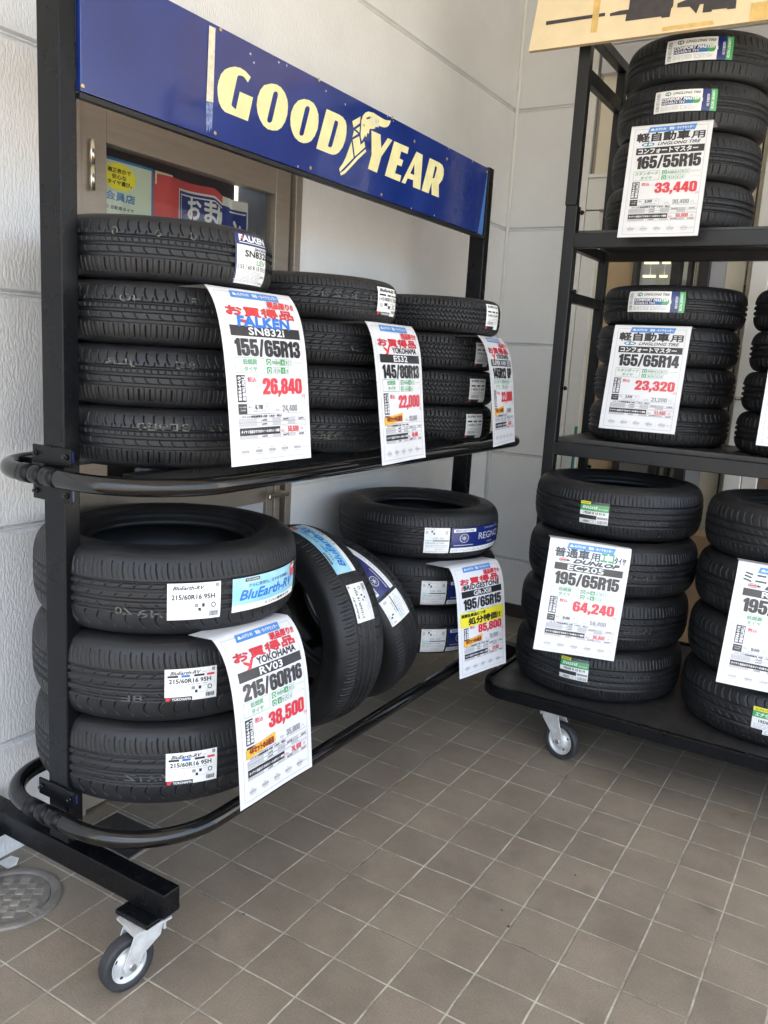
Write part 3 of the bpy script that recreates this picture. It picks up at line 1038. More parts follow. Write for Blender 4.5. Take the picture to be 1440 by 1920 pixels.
def d_rv_big(P):
    P.rect(0, 0, 1, .80, M['skyb'], 1)
    P.rect(.14, .03, .32, .13, M['ink'], 2)
    P.text('YOKOHAMA', .15, .05, .31, .11, M['white'], 3)
    P.text('さらに長持ち。ますます快適に。', .18, .20, .82, .31, M['posterblue'], 3, .0002)
    P.text('BluEarth-RV', .08, .38, .92, .66, M['fblue'], 3, .0010, .3)
    P.rrect(.86, .0, .99, .42, .05, M['red'], 3)
    P.text('低燃費', .88, .06, .97, .16, M['white'], 4, .0002)
    P.rect(.10, .73, .80, .80, M['skyb'], 2)
    P.text('ミニバン専用タイヤ', .40, .85, .85, .94, M['ink'], 3, .0002)

def d_grx(P):
    P.text('BRIDGESTONE', .06, .03, .40, .07, M['grey'], 2)
    P.rect(.06, .12, .14, .24, M['lgrey'], 2)
    P.rect(.26, .10, .32, .18, M['ink'], 2)
    P.rect(.34, .18, .40, .26, M['ink'], 2)
    P.frame(.24, .09, .62, .27, .008, M['lgrey'], 2)
    P.rect(.82, .11, .92, .25, M['lgrey'], 2)
    P.text('GR-XII', .34, .36, .76, .45, M['grey'], 2)
    P.rect(.05, .48, .34, .52, M['skyb'], 2)
    P.rect(.34, .48, .97, .52, M['ink'], 2)
    P.text('195/65R15 91H', .06, .56, .78, .63, M['grey'], 2, .0001)
    fine_lines(P, .06, .66, .94, .78, 2, M['lgrey'], 2)
    P.text('26,730円', .44, .81, .74, .87, M['grey'], 2)
    fine_lines(P, .06, .92, .9, .97, 1, M['lgrey'], 5)

def d_regno(P):
    P.rect(0, 0, 1, .80, M['navy'], 1)
    P.rect(.03, .05, .40, .18, M['white'], 2)
    P.text('BRIDGESTONE', .06, .08, .37, .15, M['ink'], 3, .0002, .2)
    P.text('REGNO', .46, .25, .98, .52, M['lgrey'], 3, .0003)
    P.text('GRⅢ', .66, .62, .80, .70, M['lgrey'], 3)
    P.text('COOL COMFORT TYRE', .58, .06, .95, .12, M['lgrey'], 3)
    for q in range(8):
        a = q * math.pi / 4
        P.poly([(.20 + .008 * math.sin(a), .42 - .02 * math.cos(a)), (.20 + .065 * math.cos(a), .42 + .155 * math.sin(a)), (.20 - .008 * math.sin(a), .42 + .02 * math.cos(a))], M['lgrey'], 3)
    ring = [(.20 + .075 * math.cos(q / 10 * math.pi), .42 + .18 * math.sin(q / 10 * math.pi)) for q in range(20)]
    hole = [(.20 + .064 * math.cos(q / 10 * math.pi), .42 + .155 * math.sin(q / 10 * math.pi)) for q in range(20)]
    P.poly([ring, hole], M['lgrey'], 3)
    P.rect(.04, .68, .36, .71, M['lgrey'], 3)
    fine_lines(P, .02, .85, .98, .96, 2, M['lgrey'], 6)

def d_es(P):
    P.text('BluEarth-ES', .08, .05, .80, .16, M['ink'], 2, .0005, .3)
    P.rect(.88, .05, .97, .14, M['grey'], 2)
    for u0, u1, m in ((.06, .34, 'ink'), (.42, .60, 'ink'), (.65, .82, 'green'), (.87, .99, 'ink')):
        P.rect(u0, .24, u1, .30, M[m], 2)
    P.text('145/80R13 75S', .06, .36, .96, .48, M['ink'], 2, .0001)
    P.rect(.08, .56, .20, .72, M['lgrey'], 2)
    P.rect(.28, .56, .42, .66, M['ink'], 2)
    P.rect(.46, .64, .58, .74, M['ink'], 2)
    P.frame(.26, .55, .74, .76, .01, M['lgrey'], 2)
    P.text('C', .76, .58, .88, .74, M['ink'], 2, .0003)
    barcode(P, .70, .80, .96, .90, M['ink'])
    P.rect(0, .88, .62, 1, M['ink'], 1)
    P.poly([(.02, .89), (.14, .89), (.08, .99), (.03, .99)], M['red'], 2)
    P.text('YOKOHAMA', .17, .91, .58, .98, M['white'], 2, .0002)

def d_van(P):
    P.text('SUPER VAN', .08, .06, .90, .14, M['ink'], 2, .0004)
    for u0, u1 in ((.08, .32), (.40, .62), (.70, .92)):
        P.rect(u0, .27, u1, .33, M['ink'], 2)
    P.text('145R12 6PR', .10, .40, .92, .50, M['ink'], 2, .0001)
    fine_lines(P, .1, .56, .9, .80, 4, M['lgrey'], 3)
    barcode(P, .1, .70, .5, .82, M['grey'])
    P.rect(0, .88, .60, 1, M['ink'], 1)
    P.poly([(.02, .89), (.14, .89), (.08, .99), (.03, .99)], M['red'], 2)

def d_ll(size):
    def d(P):
        barcode(P, .03, .10, .09, .92, M['grey'], 5, True)
        P.text('LINGLONG TIRE', .30, .10, .74, .21, M['ink'], 2, .0002, .35)
        ring = [(.22 + .05 * math.cos(q / 8 * math.pi), .16 + .09 * math.sin(q / 8 * math.pi)) for q in range(16)]
        hole = [(.22 + .036 * math.cos(q / 8 * math.pi), .16 + .06 * math.sin(q / 8 * math.pi)) for q in range(16)]
        P.poly([ring, hole], M['navy'], 2)
        P.poly([(.21, .08), (.225, .08), (.22, .20), (.25, .20), (.25, .23), (.20, .23)], M['green'], 3)
        P.rect(.125, .34, .48, .66, M['navy'], 2)
        P.rect(.48, .34, .63, .66, M['posterblue'], 2)
        P.rrect(.60, .34, .74, .66, .05, M['green'], 2)
        P.text('COMFORT MASTER', .135, .36, .72, .49, M['white'], 4, .0008, .2)
        P.text(size, .14, .53, .50, .63, M['white'], 4, .0003)
        fine_lines(P, .12, .72, .70, .92, 4, M['lgrey'], 8)
        P.rect(.775, 0, .90, 1, M['navy'], 2, .008)
        P.rect(.765, 0, .775, .42, M['navy'], 2)
        P.rect(.765, .58, .775, 1, M['navy'], 2)
        P.rect(.90, 0, 1, 1, M['green'], 2, .008)
        P.text('COMFORT MASTER', .915, .08, .955, .92, M['white'], 3, .0002, rot=90)
        P.text(size, .84, .25, .88, .8, M['white'], 3, .0002, rot=90)
    return d

def d_enasave(P):
    P.rect(0, 0, .36, .12, M['yellow'], 2)
    P.text('DUNLOP', .05, .03, .31, .09, M['ink'], 3, .0001)
    P.rect(.36, 0, 1, .12, M['ink'], 2)
    P.rect(0, .12, 1, .42, M['green'], 2)
    P.text('ENASAVE', .08, .20, .62, .33, M['white'], 3, .0005, .3)
    P.text('EC205', .66, .27, .95, .34, M['white'], 3, .0001)
    P.text('195/65 R 15 91 H', .14, .46, .88, .56, M['ink'], 2, .0004)
    P.rect(0, .62, .60, .80, M['ink'], 1)
    P.rect(.62, .66, .98, .76, M['grey'], 1)
    for u in (.02, .14, .26, .38, .50):
        P.frame(u, .84, u + .10, .97, .012, M['grey'], 2)
    P.text('ABC', .15, .86, .36, .95, M['ink'], 3, .0002)
    barcode(P, .64, .82, .97, .97, M['grey'])

def d_enasave_rv(P):
    P.rect(0, 0, .45, .14, M['yellow'], 2)
    P.text('DUNLOP', .05, .04, .38, .11, M['ink'], 3, .0001)
    P.rect(0, .14, 1, .38, M['green'], 2)
    P.text('エナセーブ RV505', .06, .18, .95, .33, M['white'], 3, .0005, .2)
    P.text('195/65 R 15 91 H', .16, .46, .92, .57, M['ink'], 2, .0004)
    fine_lines(P, .05, .6, .95, .8, 4, M['lgrey'], 8)
    P.rect(0, .82, .28, 1, M['ink'], 1)
    for u in (.34, .5, .66, .82):
        P.frame(u, .84, u + .13, .97, .012, M['grey'], 2)
# ------------------------------------------------------------------ setting: ground
WX, WY = -0.367, 3.176
bm = bmesh.new()
for (x0, x1, y0, y1) in ((WX - .1, 3.4, -3.6, 3.6),):
    vs = [bm.verts.new(p) for p in ((x0, y0, 0), (x1, y0, 0), (x1, y1, 0), (x0, y1, 0))]
    bm.faces.new(vs)
struct(bmobj('floor', bm, M['tiles']))
bm = bmesh.new()
vs = [bm.verts.new(p) for p in ((-150, -150, -.006), (150, -150, -.006), (150, 150, -.006), (-150, 150, -.006))]
bm.faces.new(vs)
struct(bmobj('ground', bm, M['asphalt']))

# ------------------------------------------------------------------ walls with sunk panel joints
JZ = (.328, .925, 1.528, 2.132, 2.732, 3.335, 3.94, 4.54, 5.14, 5.74, 6.34)
HT = 7.0
def groove_profile(z0, z1):
    pr = [(0, z0)]
    for j in JZ:
        if z0 + .02 < j < z1 - .02:
            pr += [(0, j - .013), (.009, j - .006), (.010, j - .004), (.004, j - .001), (.004, j + .002), (.011, j + .005), (0, j + .011)]
    pr.append((0, z1))
    return pr
def wall_strip(bm, to3, a0, a1, z0, z1):
    pr = groove_profile(z0, z1)
    A = [bm.verts.new(to3(a0, d, z)) for d, z in pr]
    B = [bm.verts.new(to3(a1, d, z)) for d, z in pr]
    for i in range(len(pr) - 1):
        bm.faces.new((A[i], B[i], B[i + 1], A[i + 1]))
bm = bmesh.new()
tA = lambda a, d, z: (WX - d, a, z)
wall_strip(bm, tA, -4.0, .358, 0, HT)
wall_strip(bm, tA, 1.335, WY, 0, HT)
wall_strip(bm, tA, .358, 1.335, 2.10, HT)
for y in (.358, 1.335):
    s = -1 if y < 1 else 1
    vs = [bm.verts.new(p) for p in ((WX, y, 0), (WX - .08, y, 0), (WX - .08, y, 2.10), (WX, y, 2.10))]
    bm.faces.new(vs)
box(bm, WX - .30, WX - .09, -4.0, .34, 0, HT)
box(bm, WX - .30, WX - .09, 1.345, WY + .2, 0, HT)
box(bm, WX - .30, WX - .09, .345, 1.34, 2.12, HT)
tag(bmobj('panel_wall', bm, M['wall']), 'white textured panel wall with a brown glazed door in it, behind the left rack', 'wall')
bm = bmesh.new()
tB = lambda a, d, z: (a, WY + d, z)
wall_strip(bm, tB, WX, .020, 0, HT)
vs = [bm.verts.new(p) for p in ((.020, WY, 0), (.020, WY + .12, 0), (.020, WY + .12, HT), (.020, WY, HT))]
bm.faces.new(vs)
wall_strip(bm, tB, .020, 6.0, 3.00, HT)
wall_strip(bm, tB, 2.6, 6.0, 0, 3.00)
box(bm, .022, 6, WY + .02, WY + .30, 2.99, HT - .01)
box(bm, 2.61, 6, WY + .02, WY + .30, 0, 2.98)
wb = tag(bmobj('panel_wall', bm, M['wallB']), 'smooth white panel wall at the far end, between the two racks', 'wall')
bm = bmesh.new()
tube(bm, [(WX + .006, WY - .006, 0.0), (WX + .006, WY - .006, HT)], .010, 10)
bmobj('corner_bead', bm, M['bead'], wb)
bm = bmesh.new()
box(bm, WX, .020, WY - .012, WY - .0005, 0, .075)
bmobj('foot_shade', bm, M['dark'], wb)  # dark strip painting the shade along the foot of the far wall

# canopy over the shop front: pale soffit, grey fascia
cn = thing('canopy', 'pale soffit canopy over the shop front, above the picture', 'canopy', (1.6, .6, 3.5))
bmobj('soffit', boxm(WX - 1.6, 2.4, -3.4, 2.57, -.04, .0), M['soffit'], cn)
bmobj('fascia', boxm(WX - 1.6, 2.4, -3.45, -3.401, -.08, .30), M['grey'], cn)
bmobj('fascia', boxm(2.401, 2.45, -3.45, 2.57, -.08, .30), M['grey'], cn)

# ------------------------------------------------------------------ glazed door in the left wall
dr = thing('glazed_door', 'brown aluminium door with a wired glass upper pane, behind the left rack', 'door', (WX, .84, 0))
def dpart(name, x0, x1, y0, y1, z0, z1, m, bev=.002, parent=None):
    return bmobj(name, boxm(x0, x1, y0 - .84, y1 - .84, z0, z1), m, parent or dr, bevel=bev)
f = bmesh.new()
for b in ((-.07, .010, .345, .372, 0, 2.10), (-.07, .010, 1.302, 1.338, 0, 2.10), (-.07, .010, .372, 1.302, 2.062, 2.10)):
    box(f, b[0], b[1], b[2] - .84, b[3] - .84, b[4], b[5])
bmobj('door_frame', f, M['alu'], dr, bevel=.002)
dpart('stile', -.045, .002, .376, .464, .01, 2.056, M['alu'])
dpart('stile', -.045, .002, 1.199, 1.278, .01, 2.056, M['alu'])
dpart('top_rail', -.044, .001, .465, 1.198, 1.953, 2.055, M['alu'])
dpart('middle_rail', -.044, .001, .465, 1.198, .872, 1.012, M['alu'])
dpart('bottom_rail', -.044, .001, .465, 1.198, .012, .14, M['alu'])
dpart('lower_panel', -.030, -.012, .462, 1.20, .13, .88, M['lgrey'], 0)
dpart('glass_pane', -.024, -.019, .462, 1.20, 1.00, 1.96, M['glass'], 0)
bm = bmesh.new()
cyl(bm, (.012, .407 - .84, 1.818), (0, 0, 1), .008, .064, 14)
cyl(bm, (.012, .407 - .84, 1.884), (0, 0, 1), .008, .064, 14)
bmobj('hinge', bm, M['silver'], dr)
hd = bmesh.new()
box(hd, .002, .010, 1.235 - .84, 1.268 - .84, .80, .94)
bmobj('lock_plate', hd, M['alu'], dr, bevel=.003)
hd = bmesh.new()
cyl(hd, (.006, 1.255 - .84, .902), (1, 0, 0), .013, .040, 16)
box(hd, .044, .056, 1.150 - .84, 1.270 - .84, .893, .911)
bmobj('lever_handle', hd, M['silver'], dr, bevel=.004)
# brown sheet added to stand for the dark room behind the pane
bm = bmesh.new()
box(bm, WX - .32, WX - .31, .345, 1.335, 0, 2.1)
tag(bmobj('backing', bm, M['brown']), 'dark brown curtain put in for the dark room inside the glazed door', 'backing')

# poster behind the glass
def flat_map(x, y0, ztop, w):
    return lambda a, d, off: (x + off, y0 + w / 2 + a, ztop - d)
P = Print(.198, .62, flat_map(WX - .030, .466, 1.928, .198))
P.rect(0, 0, 1, 1, M['posterblue'], 0, .1)
P.rect(.0, .012, .96, .40, M['poster'], 1, .1)
P.rect(.0, .42, .96, .985, M['clothw'], 1, .1)
ov = [(.35 + .31 * math.cos(q / 14 * math.pi), .078 + .058 * math.sin(q / 14 * math.pi)) for q in range(28)]
P.poly(ov, M['yellow'], 2)
for s, v, a, b in (('適正表示で', .042, .14, .56), ('安心な', .068, .22, .48), ('タイヤ選び。', .094, .14, .58)):
    P.text(s, a, v, b, v + .020, M['ink'], 3, .0004)
P.text('会員店', .10, .145, .64, .182, M['posterblue'], 3, .0010)
P.text('AD 自動車タイヤ', .06, .205, .62, .222, M['ink'], 3, .0003)
rnd = random.Random(5)
for i in range(26):
    P.rect(u := rnd.uniform(.05, .8), v := rnd.uniform(.5, .95), min(.94, u + rnd.uniform(.03, .2)), v + .008, M['ink'], 2, .1)
tag(P.build('poster'), 'pale green poster with a yellow oval, stuck inside the door glass', 'poster')

# folded red banner behind the glass
def ban_map(x, y0, ztop, w):
    def f(a, d, off):
        u = a + w / 2
        fold = .012 * math.sin(u * 26) + (.02 if u > .31 else 0)
        return (x + fold + off, y0 + u, ztop - d + .02 * u - (.028 * max(0, u - .27) / .05 if u < .32 else .028 - .06 * (u - .32)))
    return f
P = Print(.435, .80, ban_map(WX - .052, .670, 1.922, .435), .0008)
P.rect(0, 0, .70, 1, M['redcloth'], 0, .012)
P.rect(.70, 0, 1, 1, M['clothw'], 0, .012)
P.rect(.275, .030, .995, .26, M['clothw'], 1)
P.rect(.285, .038, .985, .25, M['clothb'], 2)
P.rect(.300, .048, .970, .053, M['clothw'], 3)
P.rect(.300, .053, .306, .245, M['clothw'], 3)
P.text('おま', .39, .052, .635, .135, M['clothw'], 3, .0022)
P.text('か', .64, .060, .695, .135, M['clothw'], 3, .003)
P.text('ン', .78, .085, .90, .155, M['clothw'], 3, .004)
bn = tag(P.build('banner'), 'folded red and navy cloth banner with white letters, inside the door glass', 'banner')
bm = bmesh.new()
box(bm, WX - .047, WX - .0455, .686, .757, 1.892, 1.93)
bmobj('masking_tape', bm, M['tape'], bn)

# ------------------------------------------------------------------ left rack
lr = thing('tyre_rack', 'black pipe tyre rack on casters with a long blue sign across its top', 'tyre rack', (0, 1.07, 0))
LY = 1.07
PX0, PX1 = -.050, .020
for y0, y1 in ((.012, .056), (2.086, 2.130)):
    bm = boxm(PX0, PX1, y0 - LY, y1 - LY, .226, 2.205)
    bmobj('post', bm, M['black'], lr, bevel=.0035, seg=3)
for y0 in (.008, 2.084):
    bm = boxm(-.352, .343, y0 - LY, y0 + .050 - LY, .165, .225)
    bmobj('foot_beam', bm, M['black'], lr, bevel=.003)
def hoop(z, r=.0205):
    x0, x1, y0, y1, q = -.228, .318, -.022, 1.990, .15
    pts = []
    qf = .23
    for cx, cy, a, q in ((x1 - q, y1 - q, 0, q), (x0 + q, y1 - q, 90, q), (x0 + q, y0 + q, 180, q), (x1 - qf, y0 + qf, 270, qf)):
        for k in range(17):
            t = R_(a + 90 * k / 16)
            pts.append((cx + q * math.cos(t), cy + q * math.sin(t) - LY, z))
    bm = bmesh.new()
    tube(bm, pts, r, 20, True)
    return bmobj('shelf_rail', bm, M['pipe'], lr)
for z in (1.127, .312):
    hoop(z)
    for x in ((-.17, .17) if z > 1 else ()):
        bm = boxm(x - .015, x + .015, .058 - LY, 2.03 - LY, z - .012, z + (.018 if z > 1 else .030))
        bmobj('shelf_bar', bm, M['black'], lr, bevel=.002)
    for ys, yy in ((-1, .012), (-1, 2.086)):
        # clamp: two plates with bolt lugs above and below the pipe, and the saddle round it
        cl = bmesh.new()
        ya, yb = (yy - .006, yy - .0005) if ys < 0 else (yy + .0005, yy + .006)
        box(cl, PX0 - .030, PX1 + .030, ya - LY, yb - LY, z - .062, z - .020)
        box(cl, PX0 - .030, PX1 + .030, ya - LY, yb - LY, z + .020, z + .062)
        if yy > 1:
            box(cl, PX0 + .005, PX1 - .005, 2.005 - LY, ya - LY - .0003, z - .012, z + .012)
        c = bmobj('pipe_clamp', cl, M['black'], lr, bevel=.002)
        sd_ = bmesh.new()
        for xa, xb in ((PX0 - .028, PX0 + .012), (PX1 - .012, PX1 + .028), (PX0 + .020, PX1 - .020)):
            tube(sd_, [(xa, (-.022 if yy < 1 else 1.990) - LY, z), (xb, (-.022 if yy < 1 else 1.990) - LY, z)], .0216, 18)
        bmobj('saddle', sd_, M['black'], c)
        for bx in (PX0 - .016, PX1 + .016):
            for bz in (z - .043, z + .043):
                bb = bmesh.new()
                cyl(bb, (bx, (ya if ys < 0 else yb) - LY, bz), (0, ys, 0), .0065, .005, 6)
                cyl(bb, (bx, (ya if ys < 0 else yb) + ys * .005 - LY, bz), (0, ys, 0), .0035, .006, 10)
                bmobj('bolt', bb, M['pipe'], c)
                if yy < 1:
                    bb = bmesh.new()
                    box(bb, bx - .012, bx + .012, yb + .0006 - LY, yb + .005 - LY, bz - .012, bz + .012)
                    bmobj('washer', bb, M['navy'], c)
bm = boxm(.012, .0285, .058 - LY, 2.084 - LY, 1.919, 1.9315)
bmobj('sign_bar', bm, M['blackmat'], lr, bevel=.002)

def caster(parent, name, piv, ang, ztop, rad=.063, off=.045, plate=(.046, .040)):
    """swivel caster: piv (x, y) of the swivel, ang = heading of the trailing wheel"""
    mtx = Matrix.Translation((piv[0], piv[1], 0)) @ Matrix.Rotation(ang, 4, 'Z')
    base = obj(name, bpy.data.meshes.new('plate'), parent)
    bm = bmesh.new()
    box(bm, -plate[0], plate[0], -plate[1], plate[1], ztop - .006, ztop - .0005)
    for sx in (-1, 1):
        for sy in (-1, 1):
            cyl(bm, (sx * (plate[0] - .014), sy * (plate[1] - .013), ztop - .006), (0, 0, -1), .008, .007, 6)
    bm.to_mesh(base.data)
    bm.free()
    base.data.materials.append(M['steel'])
    base.matrix_local = mtx
    # fork: crown with two tapering cheeks
    bm = bmesh.new()
    cyl(bm, (0, 0, ztop - .018), (0, 0, 1), .027, .011, 24)
    for s in (-1, 1):
        yo, yi = s * .0245, s * .0215
        out = [(-.034, ztop - .018), (.040, ztop - .018), (off + .021, rad + .006), (off + .018, rad - .009), (off + .008, rad - .017), (off - .008, rad - .017), (off - .018, rad - .008), (off - .028, rad + .016), (-.028, ztop - .045)]
        A = [bm.verts.new((x, yo, z)) for x, z in out]
        B = [bm.verts.new((x, yi, z)) for x, z in out]
        n = len(out)
        for k in range(n):
            bm.faces.new((A[k], A[(k + 1) % n], B[(k + 1) % n], B[k]))
        bm.faces.new(A if s > 0 else A[::-1])
        bm.faces.new(B[::-1] if s > 0 else B)
    box(bm, -.034, .040, -.0245, .0245, ztop - .021, ztop - .0175)
    box(bm, -.041, -.0345, -.026, .026, ztop - .036, ztop - .0178)
    bmesh.ops.recalc_face_normals(bm, faces=bm.faces)
    bmobj('fork', bm, M['steel'], base, bevel=.0018)
    wm = Matrix.Translation((off, 0, rad)) @ Matrix.Rotation(R_(90), 4, 'X')
    bm = bmesh.new()
    lathe(bm, [(rad - .020, -.013), (rad - .005, -.0155), (rad - .001, -.013), (rad, -.006), (rad, .006), (rad - .001, .013), (rad - .005, .0155), (rad - .020, .013)], wm, 48, True)
    bmesh.ops.recalc_face_normals(bm, faces=bm.faces)
    bmobj('wheel_tyre', bm, M['wrub'], base)
    bm = bmesh.new()
    pr = [(.0, .0195), (.011, .0195), (.013, .0175), (.020, .0165), (.026, .012), (.031, .0065), (rad - .026, .0065), (rad - .0225, .0125), (rad - .0195, .0135), (rad - .0195, .010)]
    lathe(bm, [(max(r, .0005), z) for r, z in pr], wm, 40)
    lathe(bm, [(max(r, .0005), -z) for r, z in pr], wm, 40)
    bmesh.ops.recalc_face_normals(bm, faces=bm.faces)
    bmobj('wheel_disc', bm, M['steel'], base)
    bm = bmesh.new()
    for s in (-1, 1):
        for q in range(4):
            a = q * math.pi / 2 + .5
            cyl(bm, wm @ Vector((.0335 * math.cos(a), .0335 * math.sin(a), s * .0062)), wm.to_3x3() @ Vector((0, 0, s)), .0042, .0008, 12)
    bmobj('drain_hole', bm, M['dark'], base)
    bm = bmesh.new()
    cyl(bm, (off, -.030, rad), (0, 1, 0), .0085, .060, 6)
    bmobj('axle_bolt', bm, M['bolt'], base)
    return base
for yc in (.033, 2.109):
    for xc in (.278, -.29):
        bm = bmesh.new()
        box(bm, xc - .052, xc + .050, yc - .060 - LY, yc + .042 - LY, .1525, .1645)
        bmobj('caster_bracket', bm, M['black'], lr, bevel=.003)
        caster(lr, 'caster', (xc + (.008 if xc > 0 else -.02), yc - .028 - LY), R_(-101) if xc > 0 else R_(-60), .152)

# ------------------------------------------------------------------ the long sign across the left rack
SG = {"L": [[[[0.589, 2.112], [0.578, 2.096], [0.572, 2.1], [0.562, 2.105], [0.552, 2.105], [0.543, 2.103], [0.538, 2.099], [0.518, 2.028], [0.521, 2.024], [0.535, 2.02], [0.548, 2.066], [0.6, 2.066], [0.582, 2.004], [0.495, 2.004], [0.482, 2.01], [0.472, 2.021], [0.467, 2.038], [0.466, 2.054], [0.47, 2.07], [0.478, 2.087], [0.491, 2.101], [0.508, 2.111], [0.528, 2.119], [0.548, 2.122], [0.568, 2.12]]], [[[0.672, 2.12], [0.694, 2.124], [0.713, 2.122], [0.731, 2.113], [0.742, 2.099], [0.746, 2.082], [0.744, 2.061], [0.736, 2.041], [0.721, 2.022], [0.704, 2.011], [0.685, 2.006], [0.663, 2.004], [0.644, 2.009], [0.629, 2.021], [0.619, 2.035], [0.615, 2.052], [0.618, 2.072], [0.628, 2.092], [0.643, 2.108]], [[0.691, 2.106], [0.698, 2.106], [0.701, 2.101], [0.7, 2.095], [0.68, 2.029], [0.675, 2.024], [0.668, 2.021], [0.661, 2.022], [0.659, 2.027], [0.661, 2.034], [0.681, 2.097], [0.684, 2.102]]], [[[0.817, 2.121], [0.84, 2.124], [0.862, 2.122], [0.877, 2.112], [0.887, 2.098], [0.889, 2.079], [0.886, 2.059], [0.874, 2.037], [0.858, 2.02], [0.842, 2.011], [0.821, 2.005], [0.8, 2.005], [0.781, 2.011], [0.769, 2.022], [0.76, 2.037], [0.758, 2.053], [0.761, 2.072], [0.772, 2.092], [0.791, 2.11]], [[0.834, 2.107], [0.841, 2.107], [0.845, 2.102], [0.843, 2.095], [0.821, 2.029], [0.816, 2.024], [0.809, 2.022], [0.803, 2.022], [0.801, 2.028], [0.803, 2.035], [0.823, 2.098], [0.827, 2.103]]], [[[0.926, 2.123], [0.989, 2.124], [1.01, 2.122], [1.025, 2.115], [1.032, 2.103], [1.033, 2.082], [1.028, 2.06], [1.016, 2.038], [0.998, 2.02], [0.983, 2.011], [0.966, 2.006], [0.947, 2.005], [0.883, 2.005]], [[0.97, 2.103], [0.982, 2.104], [0.987, 2.101], [0.986, 2.094], [0.962, 2.031], [0.957, 2.025], [0.949, 2.023], [0.94, 2.024]]], [[[1.105, 2.148], [1.103, 2.128], [1.07, 2.107], [1.061, 2.123]]], [[[1.104, 2.119], [1.103, 2.101], [1.081, 2.105]]], [[[1.073, 2.1], [1.097, 2.096], [1.066, 2.078]]], [[[1.103, 2.09], [1.113, 2.067], [1.133, 2.082], [1.14, 2.067], [1.085, 2.027], [1.068, 2.072]]], [[[1.062, 2.065], [1.078, 2.022], [1.043, 1.994], [1.008, 1.966], [1.003, 1.973], [1.008, 1.98], [1.021, 1.993], [1.036, 2.015]]], [[[1.142, 2.061], [1.147, 2.055], [1.1, 2.02], [1.059, 1.986], [1.035, 1.967], [1.014, 1.957], [1.009, 1.963], [1.03, 1.975], [1.058, 1.997], [1.092, 2.026]]], [[[1.147, 2.173], [1.178, 2.177], [1.224, 2.174], [1.251, 2.174], [1.283, 2.18], [1.28, 2.173], [1.273, 2.163], [1.263, 2.156], [1.245, 2.15], [1.225, 2.148], [1.213, 2.148], [1.213, 2.143], [1.192, 2.139], [1.191, 2.134], [1.177, 2.129], [1.16, 2.126], [1.156, 2.109], [1.148, 2.111], [1.143, 2.096], [1.135, 2.101], [1.131, 2.094], [1.119, 2.079], [1.112, 2.089], [1.11, 2.1], [1.111, 2.122], [1.111, 2.137], [1.118, 2.153], [1.13, 2.165]]], [[[1.171, 2.123], [1.226, 2.124], [1.234, 2.085], [1.271, 2.124], [1.3, 2.124], [1.237, 2.059], [1.216, 2.006], [1.162, 2.007], [1.179, 2.053]]], [[[1.312, 2.124], [1.409, 2.126], [1.403, 2.104], [1.36, 2.103], [1.352, 2.079], [1.377, 2.078], [1.368, 2.057], [1.339, 2.056], [1.328, 2.027], [1.37, 2.028], [1.363, 2.007], [1.265, 2.007]]], [[[1.463, 2.125], [1.508, 2.124], [1.505, 2.007], [1.453, 2.007], [1.452, 2.029], [1.413, 2.028], [1.399, 2.007], [1.374, 2.007]], [[1.454, 2.083], [1.457, 2.047], [1.429, 2.047]]], [[[1.559, 2.125], [1.634, 2.125], [1.658, 2.121], [1.67, 2.11], [1.672, 2.091], [1.663, 2.071], [1.644, 2.055], [1.639, 2.05], [1.646, 2.007], [1.59, 2.007], [1.584, 2.047], [1.567, 2.007], [1.515, 2.007]], [[1.603, 2.107], [1.615, 2.107], [1.617, 2.101], [1.602, 2.065], [1.589, 2.063]]]], "T": [[[0.432, 2.182], [0.454, 2.183], [0.451, 2.014], [0.427, 2.011]], [[0.427, 2.011], [0.451, 2.014], [0.45, 1.986], [0.442, 1.95], [0.433, 1.944], [0.426, 1.98]]], "S": [[0.062, 1.943], [0.473, 2.186], [0.461, 1.946], [0.884, 2.189], [0.86, 1.947], [1.291, 2.192], [1.251, 1.945], [1.445, 2.154], [1.69, 2.15], [2.038, 2.176]], "W": [[[1.137, 2.152], [1.161, 2.163], [1.158, 2.155], [1.139, 2.148]], [[1.122, 2.13], [1.13, 2.13], [1.129, 2.122]], [[1.163, 2.162], [1.215, 2.168], [1.209, 2.143], [1.177, 2.142], [1.161, 2.15]]]}
SX = .030
bm = bmesh.new()
to3 = lambda a, b, d: (SX + d, a - LY, b)
extrude_poly(bm, [[(.058, 1.933), (1.998, 1.933), (2.050, 2.192), (.058, 2.192)]], to3, -.016, 0)
bmesh.ops.recalc_face_normals(bm, faces=bm.faces)
sg = bmobj('sign_panel', bm, M['blue'], lr, bevel=.0015)
bm = bmesh.new()
vs = [bm.verts.new(p) for p in ((SX - .001, 1.9985 - LY, 1.933), (SX - .014, 2.070 - LY, 1.936), (SX - .004, 2.056 - LY, 2.192), (SX - .001, 2.0505 - LY, 2.192))]
f = bm.faces.new(vs)
r_ = bmesh.ops.extrude_face_region(bm, geom=[f])
for v in r_['geom']:
    if isinstance(v, bmesh.types.BMVert):
        v.co.x -= .003
bmesh.ops.recalc_face_normals(bm, faces=bm.faces)
bmobj('bent_edge', bm, M['bluelit'], sg)
